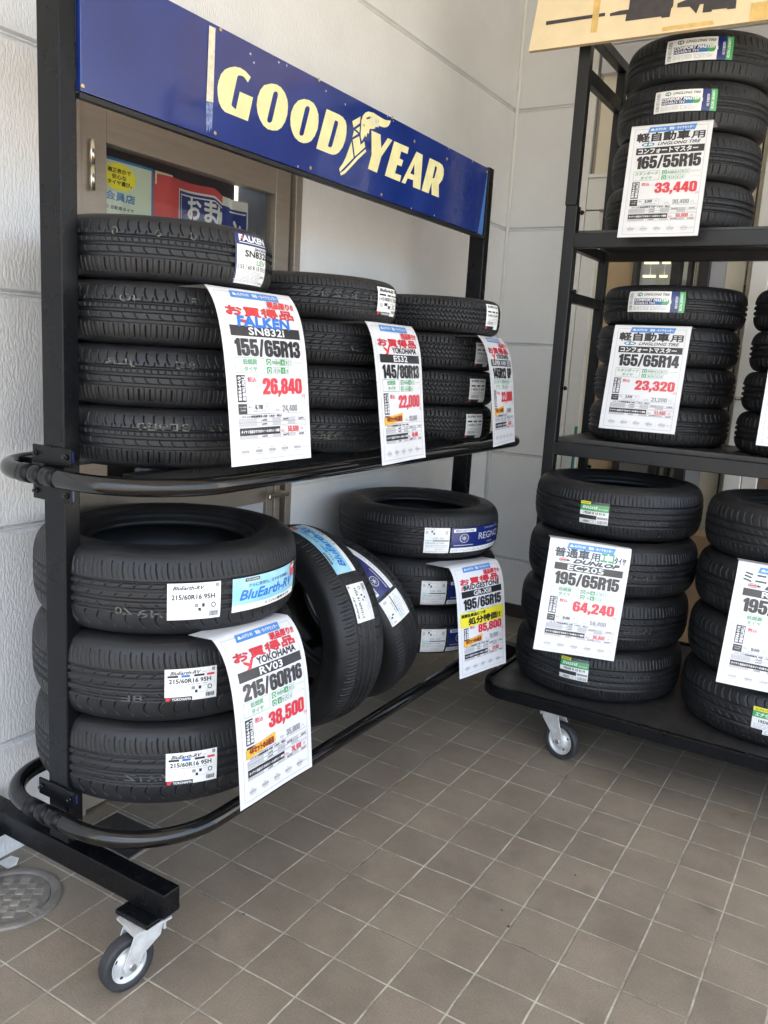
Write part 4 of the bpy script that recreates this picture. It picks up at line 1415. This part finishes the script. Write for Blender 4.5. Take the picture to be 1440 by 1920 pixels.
def flat_letters(name, groups, m, d, parent):
    V, F = [], []
    for loops in groups:
        L = [[Vector((p[0], p[1], 0)) for p in lp] for lp in loops]
        b = len(V)
        flat = [p for lp in L for p in lp]
        V += [(SX + d, p.x - LY, p.y) for p in flat]
        F += [tuple(b + i for i in t) for t in tessellate_polygon(L)]
    me = bpy.data.meshes.new(name)
    me.from_pydata(V, [], F)
    bmx = bmesh.new()
    bmx.from_mesh(me)
    for fc in bmx.faces:
        fc.normal_update()
        if fc.normal.x < 0:
            fc.normal_flip()
    bmx.to_mesh(me)
    bmx.free()
    return obj(name, me, parent, [m])
for g in SG['L'][:4] + SG['L'][11:]:
    flat_letters('letter', [g], M['cream'], .0008, sg)
em = flat_letters('winged_shoe_emblem', SG['L'][4:11], M['cream'], .0008, sg)
flat_letters('wing_marking', [[p] for p in SG['W'][:2]], M['navy'], .0012, sg)
flat_letters('tape_patch', [[SG['W'][2]]], M['tape'], .0018, sg)
flat_letters('tape_strip', [[SG['T'][0]]], M['tape'], .0018, sg)
flat_letters('tape_residue', [[[(.4275, 2.010), (.451, 2.013), (.450, 1.975), (.4485, 1.950), (.445, 1.958), (.441, 1.942), (.436, 1.955), (.431, 1.940), (.428, 1.960)]]], M['glue'], .0010, sg)
rnd = random.Random(12)
for y, z in ((.70, 2.180), (.735, 2.183), (.585, 2.165), (.60, 2.15), (.92, 2.17), (1.02, 2.160), (1.262, 2.187), (1.266, 2.176), (1.30, 2.183), (.80, 1.938), (1.62, 1.94), (1.70, 2.187), (1.90, 2.186), (.86, 1.945), (1.45, 1.936)):
    a0 = rnd.uniform(0, 6)
    flat_letters('paint_chip', [[[(y + rnd.uniform(.0015, .0045) * math.cos(a0 + q * 1.256), z + rnd.uniform(.0015, .0050) * math.sin(a0 + q * 1.256)) for q in range(5)]]], M['lgrey'], .0009, sg)
for y, z in SG['S']:
    bm = bmesh.new()
    cyl(bm, (SX + .0005, y - LY, z), (1, 0, 0), .0055, .002, 12, 0, .0035)
    bmobj('screw', bm, M['brass'], sg)

# ------------------------------------------------------------------ right rack on its deck
RX = 1.10
rr_ = thing('tyre_rack', 'black angle-iron shelf rack on a wheeled deck, with a cream board on top', 'tyre rack', (RX, 2.0, 0))
def rpart(name, b, m=None, bev=.003, parent=None):
    return bmobj(name, boxm(b[0] - RX, b[1] - RX, b[2] - 2, b[3] - 2, b[4], b[5]), m or M['blackmat'], parent or rr_, bevel=bev)
DF, DB, DL, DR = 1.605, 2.66, .352, 2.15
def deck_outline(inset):
    pts = []
    q = .11 - inset
    x0, x1, y0, y1 = DL + inset, DR - inset, DF + inset, DB - inset
    for cx, cy, a in ((x1 - q, y1 - q, 0), (x0 + q, y1 - q, 90), (x0 + q, y0 + q, 180), (x1 - q, y0 + q, 270)):
        for k in range(9):
            t = R_(a + 90 * k / 8)
            pts.append((cx + q * math.cos(t) - RX, cy + q * math.sin(t) - 2))
    return pts
bm = bmesh.new()
extrude_poly(bm, [deck_outline(.012)], lambda a, b, d: (a, b, d), .196, .2185)
bmesh.ops.recalc_face_normals(bm, faces=bm.faces)
dk = bmobj('deck', bm, M['deck'], rr_)
bm = bmesh.new()
O, I = deck_outline(0), deck_outline(.022)
rings = []
for pts, z in ((O, .184), (O, .2235), (deck_outline(.004), .2275), (deck_outline(.018), .2275), (I, .2235), (I, .184)):
    rings.append([bm.verts.new((x, y, z)) for x, y in pts])
n = len(O)
for j in range(6):
    A, B = rings[j], rings[(j + 1) % 6]
    for k in range(n):
        bm.faces.new((A[k], A[(k + 1) % n], B[(k + 1) % n], B[k]))
bmesh.ops.recalc_face_normals(bm, faces=bm.faces)
bmobj('deck_rim', bm, M['black'], rr_)
for x in (.352, 1.86):
    rpart('post_sleeve', (x, x + .048, 2.098, 2.142, .219, 2.045))
    rpart('post', (x - .005 if x < 1 else x, x + .041 if x < 1 else x + .046, 2.1005, 2.1395, 2.046, 2.66))
    rpart('post', (x + .003, x + .040, 2.56, 2.60, .219, 2.66))
    xs = x + .006
    for z0, z1 in ((2.499, 2.551), (1.682, 1.722), (1.066, 1.105), (1.886, 1.926)):
        rpart('side_rung', (xs, xs + .030, 2.1425, 2.5595, z0, z1), bev=.002)
    rpart('top_side_rail', (xs - .004, xs + .036, 2.1005, 2.5995, 2.661, 2.700))
for z0, z1 in ((1.884, 1.940), (1.070, 1.124)):
    rpart('shelf_beam', (.4005, 1.8595, 2.092, 2.128, z0, z1))
    rpart('shelf_beam', (.3935, 1.8595, 2.562, 2.598, z0 + .006, z1 - .004))
    rpart('shelf_board', (.4015, 1.8590, 2.1285, 2.5615, z1 - .012, z1 + .004 + (.014 if z0 < 1.5 else .010)), M['deck'], .001)
rpart('top_beam', (.395, 1.859, 2.1005, 2.1395, 2.661, 2.700))
for z in (2.02, 1.72, 1.34, .98):
    for y in (2.12, 2.58):
        bm = bmesh.new()
        x = .4005 if y < 2.3 else .3925
        cyl(bm, (x - RX, y - 2, z), (1, 0, 0), .004, .010, 10)
        cyl(bm, (x + .010 - RX, y - 2, z), (1, 0, 0), .010, .010, 14, 0, .006)
        bmobj('knob', bm, M['black'], rr_)
for px, py, a in ((.645, 1.672, -18), (2.0, 1.70, 10), (.5, 2.55, 60), (2.0, 2.55, 20)):
    caster(rr_, 'caster', (px - RX, py - 2), R_(a), .1835, .070, .050)
for x in (1.43, 1.52):
    bm = boxm(x - RX, x + .006 - RX, 1.632 - 2, 1.640 - 2, .219, .226)
    bmobj('deck_rivet', bm, M['bolt'], rr_)

# cream board leaning on the top of the right rack
YB = 2.035
bm = bmesh.new()
extrude_poly(bm, [[(.168, 2.606), (1.75, 2.597), (1.75, 3.02), (.205, 3.02)]], lambda a, b, d: (a - .9, d + .09 * (b - 2.6), b - 2.6), 0, .024)
bmesh.ops.recalc_face_normals(bm, faces=bm.faces)
bd = thing('sign_board', 'cream painted board with dark taped letters, fixed on top of the right rack', 'sign board', (.9, YB, 2.6))
bo = bmobj('board', bm, [M['wood'], M['woodedge']], bd)
for p in bo.data.polygons:
    if abs(p.normal.y) < .7:
        p.material_index = 1
def bpoly(name, loops, m, d=.0012):
    V, F = [], []
    for lp in loops:
        L = [[Vector((p[0], p[1], 0)) for p in lp]]
        b = len(V)
        V += [(p.x - .9, -d + .09 * (p.y - 2.6), p.y - 2.6) for p in L[0]]
        F += [tuple(b + i for i in t) for t in tessellate_polygon(L)]
    me = bpy.data.meshes.new(name)
    me.from_pydata(V, [], F)
    return obj(name, me, bd, [m])
bpoly('taped_letter', [[(.227, 2.706), (.454, 2.704), (.455, 2.692), (.227, 2.692)]], M['btape'])
bpoly('taped_letter', [[(.473, 2.699), (.509, 2.703), (.54, 2.702), (.542, 2.80), (.695, 2.80), (.698, 2.69), (.693, 2.683), (.691, 2.655), (.662, 2.656), (.661, 2.661), (.533, 2.663), (.534, 2.687), (.473, 2.689)]], M['btape'])
bpoly('taped_letter', [[(.712, 2.697), (.80, 2.72), (.908, 2.72), (.910, 2.651), (.882, 2.652), (.882, 2.656), (.833, 2.658), (.832, 2.652), (.802, 2.653), (.802, 2.682), (.790, 2.682), (.781, 2.653), (.756, 2.680), (.713, 2.683)]], M['btape'])
bpoly('taped_letter', [[(.473, 2.82), (.70, 2.81), (.70, 2.835), (.473, 2.84)]], M['btape'])
for lp in ([(.669, 2.624), (.84, 2.623), (.847, 2.609), (.671, 2.609)], [(.958, 2.660), (1.10, 2.660), (1.10, 2.602), (.959, 2.603)], [(.407, 2.76), (.432, 2.76), (.431, 2.639), (.408, 2.641)]):
    bpoly('masking_tape', [lp], M['mtape'], .0008 if lp[0][0] != .407 else .0018)

# ------------------------------------------------------------------ entrance behind the right rack
en = thing('shop_entrance', 'glazed shop entrance with white jambs and dark frames behind the right rack', 'entrance', (.6, 3.2, 0))
def ep(name, x0, x1, y0, y1, z0, z1, m, bev=0):
    return bmobj(name, boxm(x0 - .6, x1 - .6, y0 - 3.2, y1 - 3.2, z0, z1), M[m], en, bevel=bev)
ep('jamb_panel', .021, .0575, 3.18, 3.26, 0, 2.985, 'white2', .002)
ep('jamb_panel', .0605, .132, 3.186, 3.26, 0, 2.215, 'white2', .002)
ep('jamb_panel', .0605, .155, 3.186, 3.26, 2.222, 2.375, 'white2', .002)
ep('ledge', .0595, .158, 3.176, 3.26, 2.3765, 2.395, 'white2', .002)
ep('guide_channel', .0595, .064, 3.196, 3.26, 2.396, 2.985, 'grey')
ep('guide_channel', .066, .082, 3.206, 3.26, 2.396, 2.985, 'alu')
ep('shutter_panel', .083, .33, 3.20, 3.26, 2.396, 2.985, 'beige')
ep('header', .083, 2.6, 3.15, 3.198, 2.86, 2.985, 'lgrey')
ep('side_panel', .133, .152, 3.22, 3.27, 0, 2.21, 'beige')
ep('side_panel', .153, .322, 3.24, 3.29, 0, 2.38, 'tan')
ep('door_frame', .323, .345, 3.23, 3.30, 0, 2.38, 'dark')
ep('door_frame', .515, .558, 3.22, 3.30, 0, 2.38, 'dark', .002)
ep('door_frame', .594, .614, 3.23, 3.30, 0, 2.38, 'dark')
ep('door_frame', .646, .698, 3.22, 3.30, 0, 2.38, 'dark', .002)
ep('door_stile', .628, .633, 3.225, 3.24, 0, 2.38, 'silver')
ep('door_frame', .323, .70, 3.231, 3.299, 2.381, 2.45, 'dark')
ep('glass_pane', .346, .5145, 3.262, 3.266, .02, 2.379, 'glass')
ep('glass_pane', .615, .6275, 3.262, 3.266, .02, 2.379, 'glass')
ep('glass_pane', .6335, .6455, 3.262, 3.266, .02, 2.379, 'glass')
ep('glass_pane', .5585, .5935, 3.262, 3.266, .02, 2.379, 'glass')
ep('side_panel', .699, .772, 3.25, 3.30, 0, 2.96, 'lgrey')
ep('side_panel', .773, .86, 3.245, 3.30, 0, 2.96, 'beige')
ep('door_frame', .862, .868, 3.235, 3.30, 0, 1.86, 'dark')
ep('side_panel', .869, .896, 3.245, 3.30, 0, 2.96, 'beige')
ep('white_post', .897, .975, 3.17, 3.25, 0, 2.96, 'white2', .004)
ep('white_post', .979, 1.048, 3.18, 3.25, 0, 2.96, 'white2', .004)
ep('brown_panel', 1.052, 2.6, 3.20, 3.25, 0, 2.96, 'brown')
ep('header', .323, .895, 3.301, 3.32, 2.45, 2.96, 'beige')
bm = bmesh.new()
cyl(bm, (.890 - .6, 3.150 - 3.2, 1.322), (0, 1, 0), .011, .05, 14)
tube(bm, [(.862 - .6, -.052, 1.318), (.885 - .6, -.056, 1.323), (.930 - .6, -.052, 1.322), (.945 - .6, -.046, 1.320)], .0085, 10)
bmobj('lever_handle', bm, M['silver'], en)
# things in the entrance
bm = bmesh.new()
box(bm, .79, 1.02, 2.98, 3.16, 0, .66)
box(bm, .789, 1.021, 2.979, 3.161, .64, .662)
tag(bmobj('cardboard_box', bm, M['card']), 'tall brown cardboard box standing behind the right rack', 'cardboard box')
bm = bmesh.new()
box(bm, .128, .138, 3.15, 3.175, 0, 1.115)
tag(bmobj('teal_board', bm, M['teal']), 'narrow teal board end standing beside the white entrance jamb', 'board')
# shop interior seen through the glass
si = thing('shop_interior', 'dim beige shop interior with ceiling tubes, seen through the entrance glass', 'interior', (1.0, 5.4, 0))
def ip(name, x0, x1, y0, y1, z0, z1, m):
    return bmobj(name, boxm(x0 - 1, x1 - 1, y0 - 5.4, y1 - 5.4, z0, z1), M[m], si)
ip('back_wall', -2.5, 4, 8.0, 8.1, 0, 3.1, 'beige')
ip('side_wall', -2.6, -2.5, 3.5, 8.0, 0, 3.1, 'beige')
ip('side_wall', 4.0, 4.1, 3.5, 8.0, 0, 3.1, 'beige')
ip('ceiling', -2.6, 4.1, 3.5, 8.1, 3.1, 3.2, 'white2')
ip('shop_floor', -2.6, 4.1, 3.5, 8.1, -.004, .002, 'grey')
ip('counter', -1.0, .6, 5.6, 6.2, .003, 1.0, 'brown')
ip('shelf_unit', .3, 1.4, 7.2, 7.9, .003, 2.1, 'tan')
NM = ['leftmost of the upper row of', 'middle of the upper row of', 'rightmost of the upper row of', 'left of the lower row of', 'right of the lower row of']
for k, (x0, x1, z) in enumerate(((-.617, -.585, 2.355), (-.50, -.379, 2.355), (-.343, -.28, 2.355), (-.50, -.393, 2.241), (-.356, -.293, 2.241))):
    xm, hw = (x0 + x1) / 2, (x1 - x0) / 2
    tl = thing('ceiling_light', NM[k] + ' lit tubes seen through the entrance glass', 'light', (xm, 6.5, z), 'lit tube lights inside the shop')
    bmobj('tube', boxm(-hw, hw, -.012, .012, -.009, .009), M['lamp'], tl)
    bm = bmesh.new()
    tube(bm, [(0, .02, .010), (0, .02, 3.1 - z)], .004, 6)
    bmobj('hanger', bm, M['white2'], tl)

# ------------------------------------------------------------------ covers in the paving
bm = bmesh.new()
cx_, cy_ = -.185, .36
a = R_(0)
def rotp(x, y, z):
    return (x * math.cos(a) - y * math.sin(a), x * math.sin(a) + y * math.cos(a), z)
dc = thing('drain_cover', 'square black steel drain cover set in the tiles under the left rack', 'drain cover', (cx_, cy_, 0))
bm = bmesh.new()
box(bm, -.105, .105, -.072, .072, .0005, .006)
bmobj('plate', bm, M['plate'], dc, bevel=.002)
bm = bmesh.new()
for s in ((-.112, .112, -.079, -.0725), (-.112, .112, .0725, .079), (-.112, -.1055, -.072, .072), (.1055, .112, -.072, .072)):
    box(bm, *s, .0005, .008)
bmobj('frame', bm, M['ironw'], dc)
bm = bmesh.new()
cyl(bm, (.075, -.045, .0061), (0, 0, 1), .012, .0006, 18)
bmobj('lifting_hole', bm, M['dark'], dc)
mh = thing('manhole_cover', 'round cast iron cover with raised squares at the foot of the left rack', 'manhole cover', (-.195, -.004, 0))
bm = bmesh.new()
lathe(bm, [(.128, .0005), (.128, .005), (.124, .008), (.104, .008), (.101, .004)], Matrix.Identity(4), 56)
bmobj('ring', bm, M['iron'], mh)
bm = bmesh.new()
cyl(bm, (0, 0, .0005), (0, 0, 1), .0995, .004, 56)
bmobj('lid', bm, M['iron'], mh)
bm = bmesh.new()
ang = R_(38)
for i in range(-4, 5):
    for j in range(-4, 5):
        x, y = i * .0225, j * .0225
        if x * x + y * y < .080 ** 2 and (i + j) % 2 == 0:
            X, Y = x * math.cos(ang) - y * math.sin(ang), x * math.sin(ang) + y * math.cos(ang)
            q = .0145
            vs = []
            for dx, dy, dz, k in ((-q, -q, .0046, 1), (q, -q, .0046, 1), (q, q, .0046, 1), (-q, q, .0046, 1), (-q, -q, .0066, .72), (q, -q, .0066, .72), (q, q, .0066, .72), (-q, q, .0066, .72)):
                dx *= k
                dy *= k
                vs.append(bm.verts.new((X + dx * math.cos(ang) - dy * math.sin(ang), Y + dx * math.sin(ang) + dy * math.cos(ang), dz)))
            for fc in ((4, 5, 6, 7), (0, 1, 5, 4), (1, 2, 6, 5), (2, 3, 7, 6), (3, 0, 4, 7)):
                bm.faces.new([vs[t_] for t_ in fc])
bmobj('raised_squares', bm, M['ironw'], mh)
bm = bmesh.new()
box(bm, .080, .124, -.012, .012, .0082, .012)
bmobj('hinge', bm, M['ironw'], mh, bevel=.002)
# torn paper scrap at the wall
bm = bmesh.new()
pts = [(-.03, -.02, .001), (.018, -.022, .003), (.026, .0, .008), (.012, .017, .012), (-.024, .018, .004)]
vs = [bm.verts.new(p) for p in pts]
bm.faces.new(vs)
me_o = bmobj('paper_scrap', bm, M['white'], loc=(-.322, .090, .002))
sm = me_o.modifiers.new('thickness', 'SOLIDIFY')
sm.thickness = .002
tag(me_o, 'crumpled white paper scrap on the tiles at the foot of the wall', 'paper')
for i, (x, y) in enumerate(((.91, .66), (.87, .71), (.33, .30), (.98, .98))):
    bm = bmesh.new()
    bmesh.ops.create_icosphere(bm, subdivisions=1, radius=.0045 if i == 0 else .003)
    for v in bm.verts:
        v.co.z *= .5
    o_ = bmobj('grit_crumb', bm, M['dark'], loc=(x, y, .002))
    tag(o_, ['largest dark crumb of grit lying on a tile joint in the open floor', 'dark crumb of grit on a tile beside the largest crumb', 'dark crumb of grit on the tiles by the front left caster', 'lone dark crumb of grit on the tiles far out in the open floor'][i], 'grit', 'crumbs of grit on the paving')
# ------------------------------------------------------------------ tyres on the left rack
LV = ['topmost', 'second from the top', 'third from the top', 'bottom']
def stack(kind, ctr, base, n, desc, group, stick=None, pitch=None, jit=.006, seed=1, skew=None):
    k = KINDS[kind]
    rnd = random.Random(seed)
    p = pitch or k['W']
    for i in range(n):                       # i counts from the top
        z = base + p * (n - 1 - i) + k['W'] / 2
        dx, dy = rnd.uniform(-jit, jit), rnd.uniform(-jit, jit)
        if skew:
            dx += skew[i][0]
            dy += skew[i][1]
        lvl = LV[i] if n == 4 else ['topmost', 'middle', 'bottom'][i]
        tyre(kind, f'{lvl} tyre of {desc}', (ctr[0] + dx, ctr[1] + dy, z), group, rnd.uniform(0, 6.28), None, (stick[i] if stick else ()))
S_ = sticker
stack('comfort', (-.010, .332), 1.144, 4, 'the near stack, upper shelf of the left rack', 'tyres in the near upper stack', [
    [(S_, 5, 0, (.118, .112, d_falken)), (marks, -46, .030, ('0', .020, .013)), (marks, -66, .030, ('G', .020, .013)), (marks, -30, .030, ('U', .020, .013))],
    [(marks, -60, .030, ('4O', .021, .045)), (marks, -30, .030, ('F', .02, .012))],
    [(marks, -64, .030, ('JLR', .021, .07)), (marks, -33, .030, ('8C', .021, .045))],
    [(marks, -44, .030, ('3E9E0', .021, .115)), (marks, -18, .030, ('72', .021, .04))]], seed=3)
stack('eco', (-.010, .921), 1.143, 4, 'the middle stack, upper shelf of the left rack', 'tyres in the middle upper stack', [
    [(S_, 6, .001, (.120, .078, d_es)), (marks, -38, .005, ('R6ZPRR', .017, .15, 'markdim')), (marks, -12, .005, ('217', .016, .05, 'markdim'))],
    [(marks, -22, -.012, ('37', .018, .03))],
    [(marks, -22, .018, ('01', .018, .03, 'markdim'))],
    [(marks, -40, -.012, ('Z3R62', .018, .10))]], seed=4)
stack('van', (-.010, 1.708), 1.130, 4, 'the far stack, upper shelf of the left rack', 'tyres in the far upper stack', [
    [(S_, -2, .004, (.095, .088, d_van))], [(S_, -9, -.004, (.085, .085, d_van))],
    [(S_, -14, -.004, (.090, .085, d_van))], [(S_, -15, -.004, (.092, .088, d_van))]], seed=6)
stack('minivan', (-.002, .352), .345, 3, 'the near stack, lower shelf of the left rack', 'tyres in the near lower stack', [
    [(S_, -34.8, -.012, (.122, .087, d_rv_small(False, False))), (S_, 2.5, -.010, (.250, .082, d_rv_big, 'brand_sticker')), (f_spot, 128, 0, (.285, 'mark', (.005, .006))), (marks, -62, -.035, ('Z0', .022, .04)), (marks, -50, -.040, ('6R1', .024, .08, 'markdim', False))],
    [(S_, -35, .001, (.120, .078, d_rv_small())), (marks, -58, -.030, ('8E', .02, .05, 'markdim'))],
    [(S_, -34.8, .002, (.120, .080, d_rv_small())), (marks, -53, -.018, ('6R1Z', .02, .10, 'markdim'))]], pitch=.2085, seed=8)
stack('touring', (0, 1.715), .328, 3, 'the far stack, lower shelf of the left rack', 'tyres in the far lower stack', [
    [(S_, -48.5, -.012, (.096, .095, d_grx)), (S_, -14, -.012, (.272, .094, d_regno, 'brand_sticker')), (f_spot, 118, 0, (.236, 'white', (.0015, .022))), (f_spot, 95, 0, (.275, 'mark', (.004, .005)))],
    [(S_, -48.5, -.026, (.096, .094, d_grx)), (S_, -14, -.026, (.272, .094, d_regno, 'brand_sticker'))],
    [(S_, -46.5, -.028, (.096, .094, d_grx)), (S_, -12, -.028, (.272, .094, d_regno, 'brand_sticker'))]], pitch=.1835, seed=9)

def lean(axis, spin):
    a = Vector(axis).normalized()
    x = (Vector((0, 0, 1)) - a * a.z).normalized()      # local x points up the tyre
    y = a.cross(x)
    return Matrix((x, y, a)).transposed()
tyre('minivan', 'tyre standing upright with a sky blue sticker along its tread', (-.02, .95, .536), 'leaning tyres on the lower shelf', .3, lean((-.219, -.974, -.049), 0),
     ((S_, -21.5, .0, (.275, .078, d_rv_big, 'brand_sticker')), (S_, -62.5, -.008, (.120, .072, d_rv_small(False, False)))))
tyre('touring', 'tyre leaning upright with a navy and white sticker on its tread', (-.055, 1.247, .482), 'leaning tyres on the lower shelf', .9, lean((-.058, -.93, -.362), 0),
     ((S_, -30, .018, (.272, .088, d_regno, 'brand_sticker')), (S_, -65.5, .016, (.098, .095, d_grx))))

# ------------------------------------------------------------------ tyres on the right rack
stack('kei_wide', (.717, 2.425), 1.956, 4, 'the stack on the right rack\'s top shelf', 'tyres in the upper stack of the right rack', [
    [(S_, -80.6, .0145, (.236, .078, d_ll('165/55R15 75V')))], [(S_, -83, .0115, (.222, .075, d_ll('165/55R15 75V')))], [], []], seed=11, skew=[(.012, .02), (0, .0), (.0, 0), (-.01, -.015)])
stack('kei', (.733, 2.41), 1.144, 4, 'the left stack, right rack\'s middle shelf', 'tyres in the left middle stack of the right rack', [
    [(S_, -92, .010, (.221, .077, d_ll('155/65R14 75H')))], [], [], []], seed=12, skew=[(.003, .01), (0, 0), (0, 0), (-.004, -.02)])
stack('kei', (1.325, 2.40), 1.144, 4, 'the right stack, right rack\'s middle shelf', 'tyres in the right middle stack of the right rack', None, seed=13, skew=[(.0, .02), (0, 0.01), (0, 0), (-.004, -.02)])
stack('ecotyre', (.692, 2.01), .225, 4, 'the left stack on the right rack\'s deck', 'tyres in the left lower stack of the right rack', [
    [(S_, -89, .0, (.105, .080, d_enasave)), (f_spot, 100, 0, (.262, 'red', (.006, .007))), (marks, -50, -.020, ('CDNTEK', .018, .11, 'markdim')), (marks, -118, .010, ('2020', .016, .07, 'markdim'))],
    [(marks, -54, -.012, ('IDNTEK', .018, .11, 'markdim'))], [(marks, -50, -.010, ('DNTNDN', .018, .10, 'markdim'))],
    [(S_, -88, .022, (.105, .078, d_enasave)), (marks, -46, .012, ('DNTEDN', .018, .10, 'markdim')), (marks, -72, -.020, ('3863', .020, .07, 'markdim')), (marks, -110, -.010, ('XEXX', .018, .09, 'markdim'))]], pitch=.196, seed=14, skew=[(-.002, .07), (.004, .01), (0, -.015), (0, -.02)])
stack('minivan_eco', (1.338, 2.02), .225, 4, 'the right stack on the right rack\'s deck', 'tyres in the right lower stack of the right rack', [
    [(marks, -78, -.01, ('S', .02, .012))], [], [], [(S_, -84, .0, (.130, .090, d_enasave_rv))]], pitch=.196, seed=15, skew=[(.0, .06), (.004, .02), (0, -.01), (0, -.02)])

# ------------------------------------------------------------------ price cards
ink, green = M['ink'], M['green']
low = ('低燃費', 'タイヤ')
std = ('スタンダード', 'タイヤ')
price_card('white price card with 26,840 in red, on the near upper stack', (.272, .322, 1.557), 89,
    dict(kind='sale', brand='falken', model='SN832i', size='155/65R13', cls=low, grade=('A', 'c'), price='26,840', net='24,400', one='6,710', set='50,600'), lean=85, ang0=38, L=.07, wave=.002)
price_card('white price card with 22,000 in red, on the middle upper stack', (.290, .918, 1.519), 93,
    dict(kind='sale', brand='yokohama', model='ES32', mspan=(.36, .64), size='145/80R13', cls=low, grade=('A', 'c'), price='22,000', net='20,000', one='5,500', set='48,400', setonly=True), lean=83.5, ang0=45, L=.05, wave=.003)
price_card('white price card with 22,000 in red, on the far upper stack', (.270, 1.660, 1.517), 97,
    dict(kind='sale', brand='yokohama', model='SUPER VAN 355', mspan=(.14, .90), size='145R12 6P', cls=std, grade=(None, None), price='22,000', net='20,000', one='5,500', set='48,400', setonly=True), lean=84, ang0=35, L=.06)
price_card('white price card with 38,500 in red, on the near lower stack', (.330, .298, .774), 91.5,
    dict(kind='sale', brand='yokohama', model='RV03', mspan=(.36, .66), size='215/60R16', cls=low, grade=('A', 'a'), price='38,500', net='35,000', one='9,630', set='70,100', setonly=True), lean=84, ang0=30, L=.075, roll=-2.5, tab=.07)
price_card('white price card with a yellow strip and 85,800 in red', (.328, 1.550, .697), 78,
    dict(kind='sale', brand='bridgestone', model='GR-XIII', mspan=(.34, .70), size='195/65R15', cls=low, price='85,800', net='78,000', one='21,450', set='121,000', setonly=True, yellow=True), lean=82, ang0=38, L=.05, roll=-1.4, tab=.11)
price_card('white price card with 33,440 in red, on the top shelf stack', (.736, 2.061, 2.306), 1.0,
    dict(kind='class', title=[('軽自動車', .09, .74, ink, .085, .0012), ('用', .76, .92, ink, .100, .0007)], brand='linglong', model='コンフォートマスター', mspan=(.13, .86), mb=.0008, size='165/55R15', cls=std, price='33,440', net='30,400', one='8,360', set='66,000'), lean=83, ang0=70, L=.02, roll=.4, tab=.08)
price_card('white price card with 23,320 in red, on the middle shelf stack', (.743, 2.088, 1.597), -1.0,
    dict(kind='class', title=[('軽自動車', .09, .74, ink, .085, .0012), ('用', .76, .92, ink, .100, .0007)], brand='linglong', model='コンフォートマスター', mspan=(.13, .86), mb=.0008, size='155/65R14', cls=std, price='23,320', net='21,200', one='5,830', set='51,480'), lean=79, ang0=66, L=.02, roll=.4, tab=.06)
price_card('white price card with 64,240 in red, on the deck\'s left stack', (.722, 1.662, .821), 27,
    dict(kind='class', title=[('普通車', .08, .50, ink, .082, .0010), ('用', .52, .63, ink, .095, .0006), ('エコ', .645, .80, green, .085, .0012), ('タイヤ', .81, .95, ink, .100, .0007)], brand='dunlop', model='EC205', mspan=(.26, .70), size='195/65R15', cls=low, grade=('AA', 'b'), price='64,240', net='58,400', one='16,060', set='96,800'), lean=83, ang0=62, L=.025, roll=-4.5, tab=.06)
price_card('white price card without a red price, on the deck\'s right stack', (1.346, 1.70, .835), 13,
    dict(kind='class', title=[('ミニバン', .08, .60, ink, .082, .0010), ('用', .62, .73, ink, .095, .0006), ('エコ', .745, .90, green, .085, .0016)], brand='dunlop', model='RV505', mspan=(.30, .70), size='195/65R15', cls=low, grade=('AA', 'b'), price='', net='', one='18,040', set=''), lean=83, ang0=60, L=.025, roll=-3.5, tab=.06)
price_card('white price card on the right stack of the middle shelf', (1.312, 2.07, 1.59), -1,
    dict(kind='class', title=[('軽自動車', .09, .74, ink, .085, .0012), ('用', .76, .92, ink, .100, .0007)], brand='linglong', model='コンフォートマスター', mspan=(.13, .86), mb=.0008, size='155/65R14', cls=std, price='', net='', one='5,830', set=''), lean=80, ang0=66, L=.02, tab=.06)
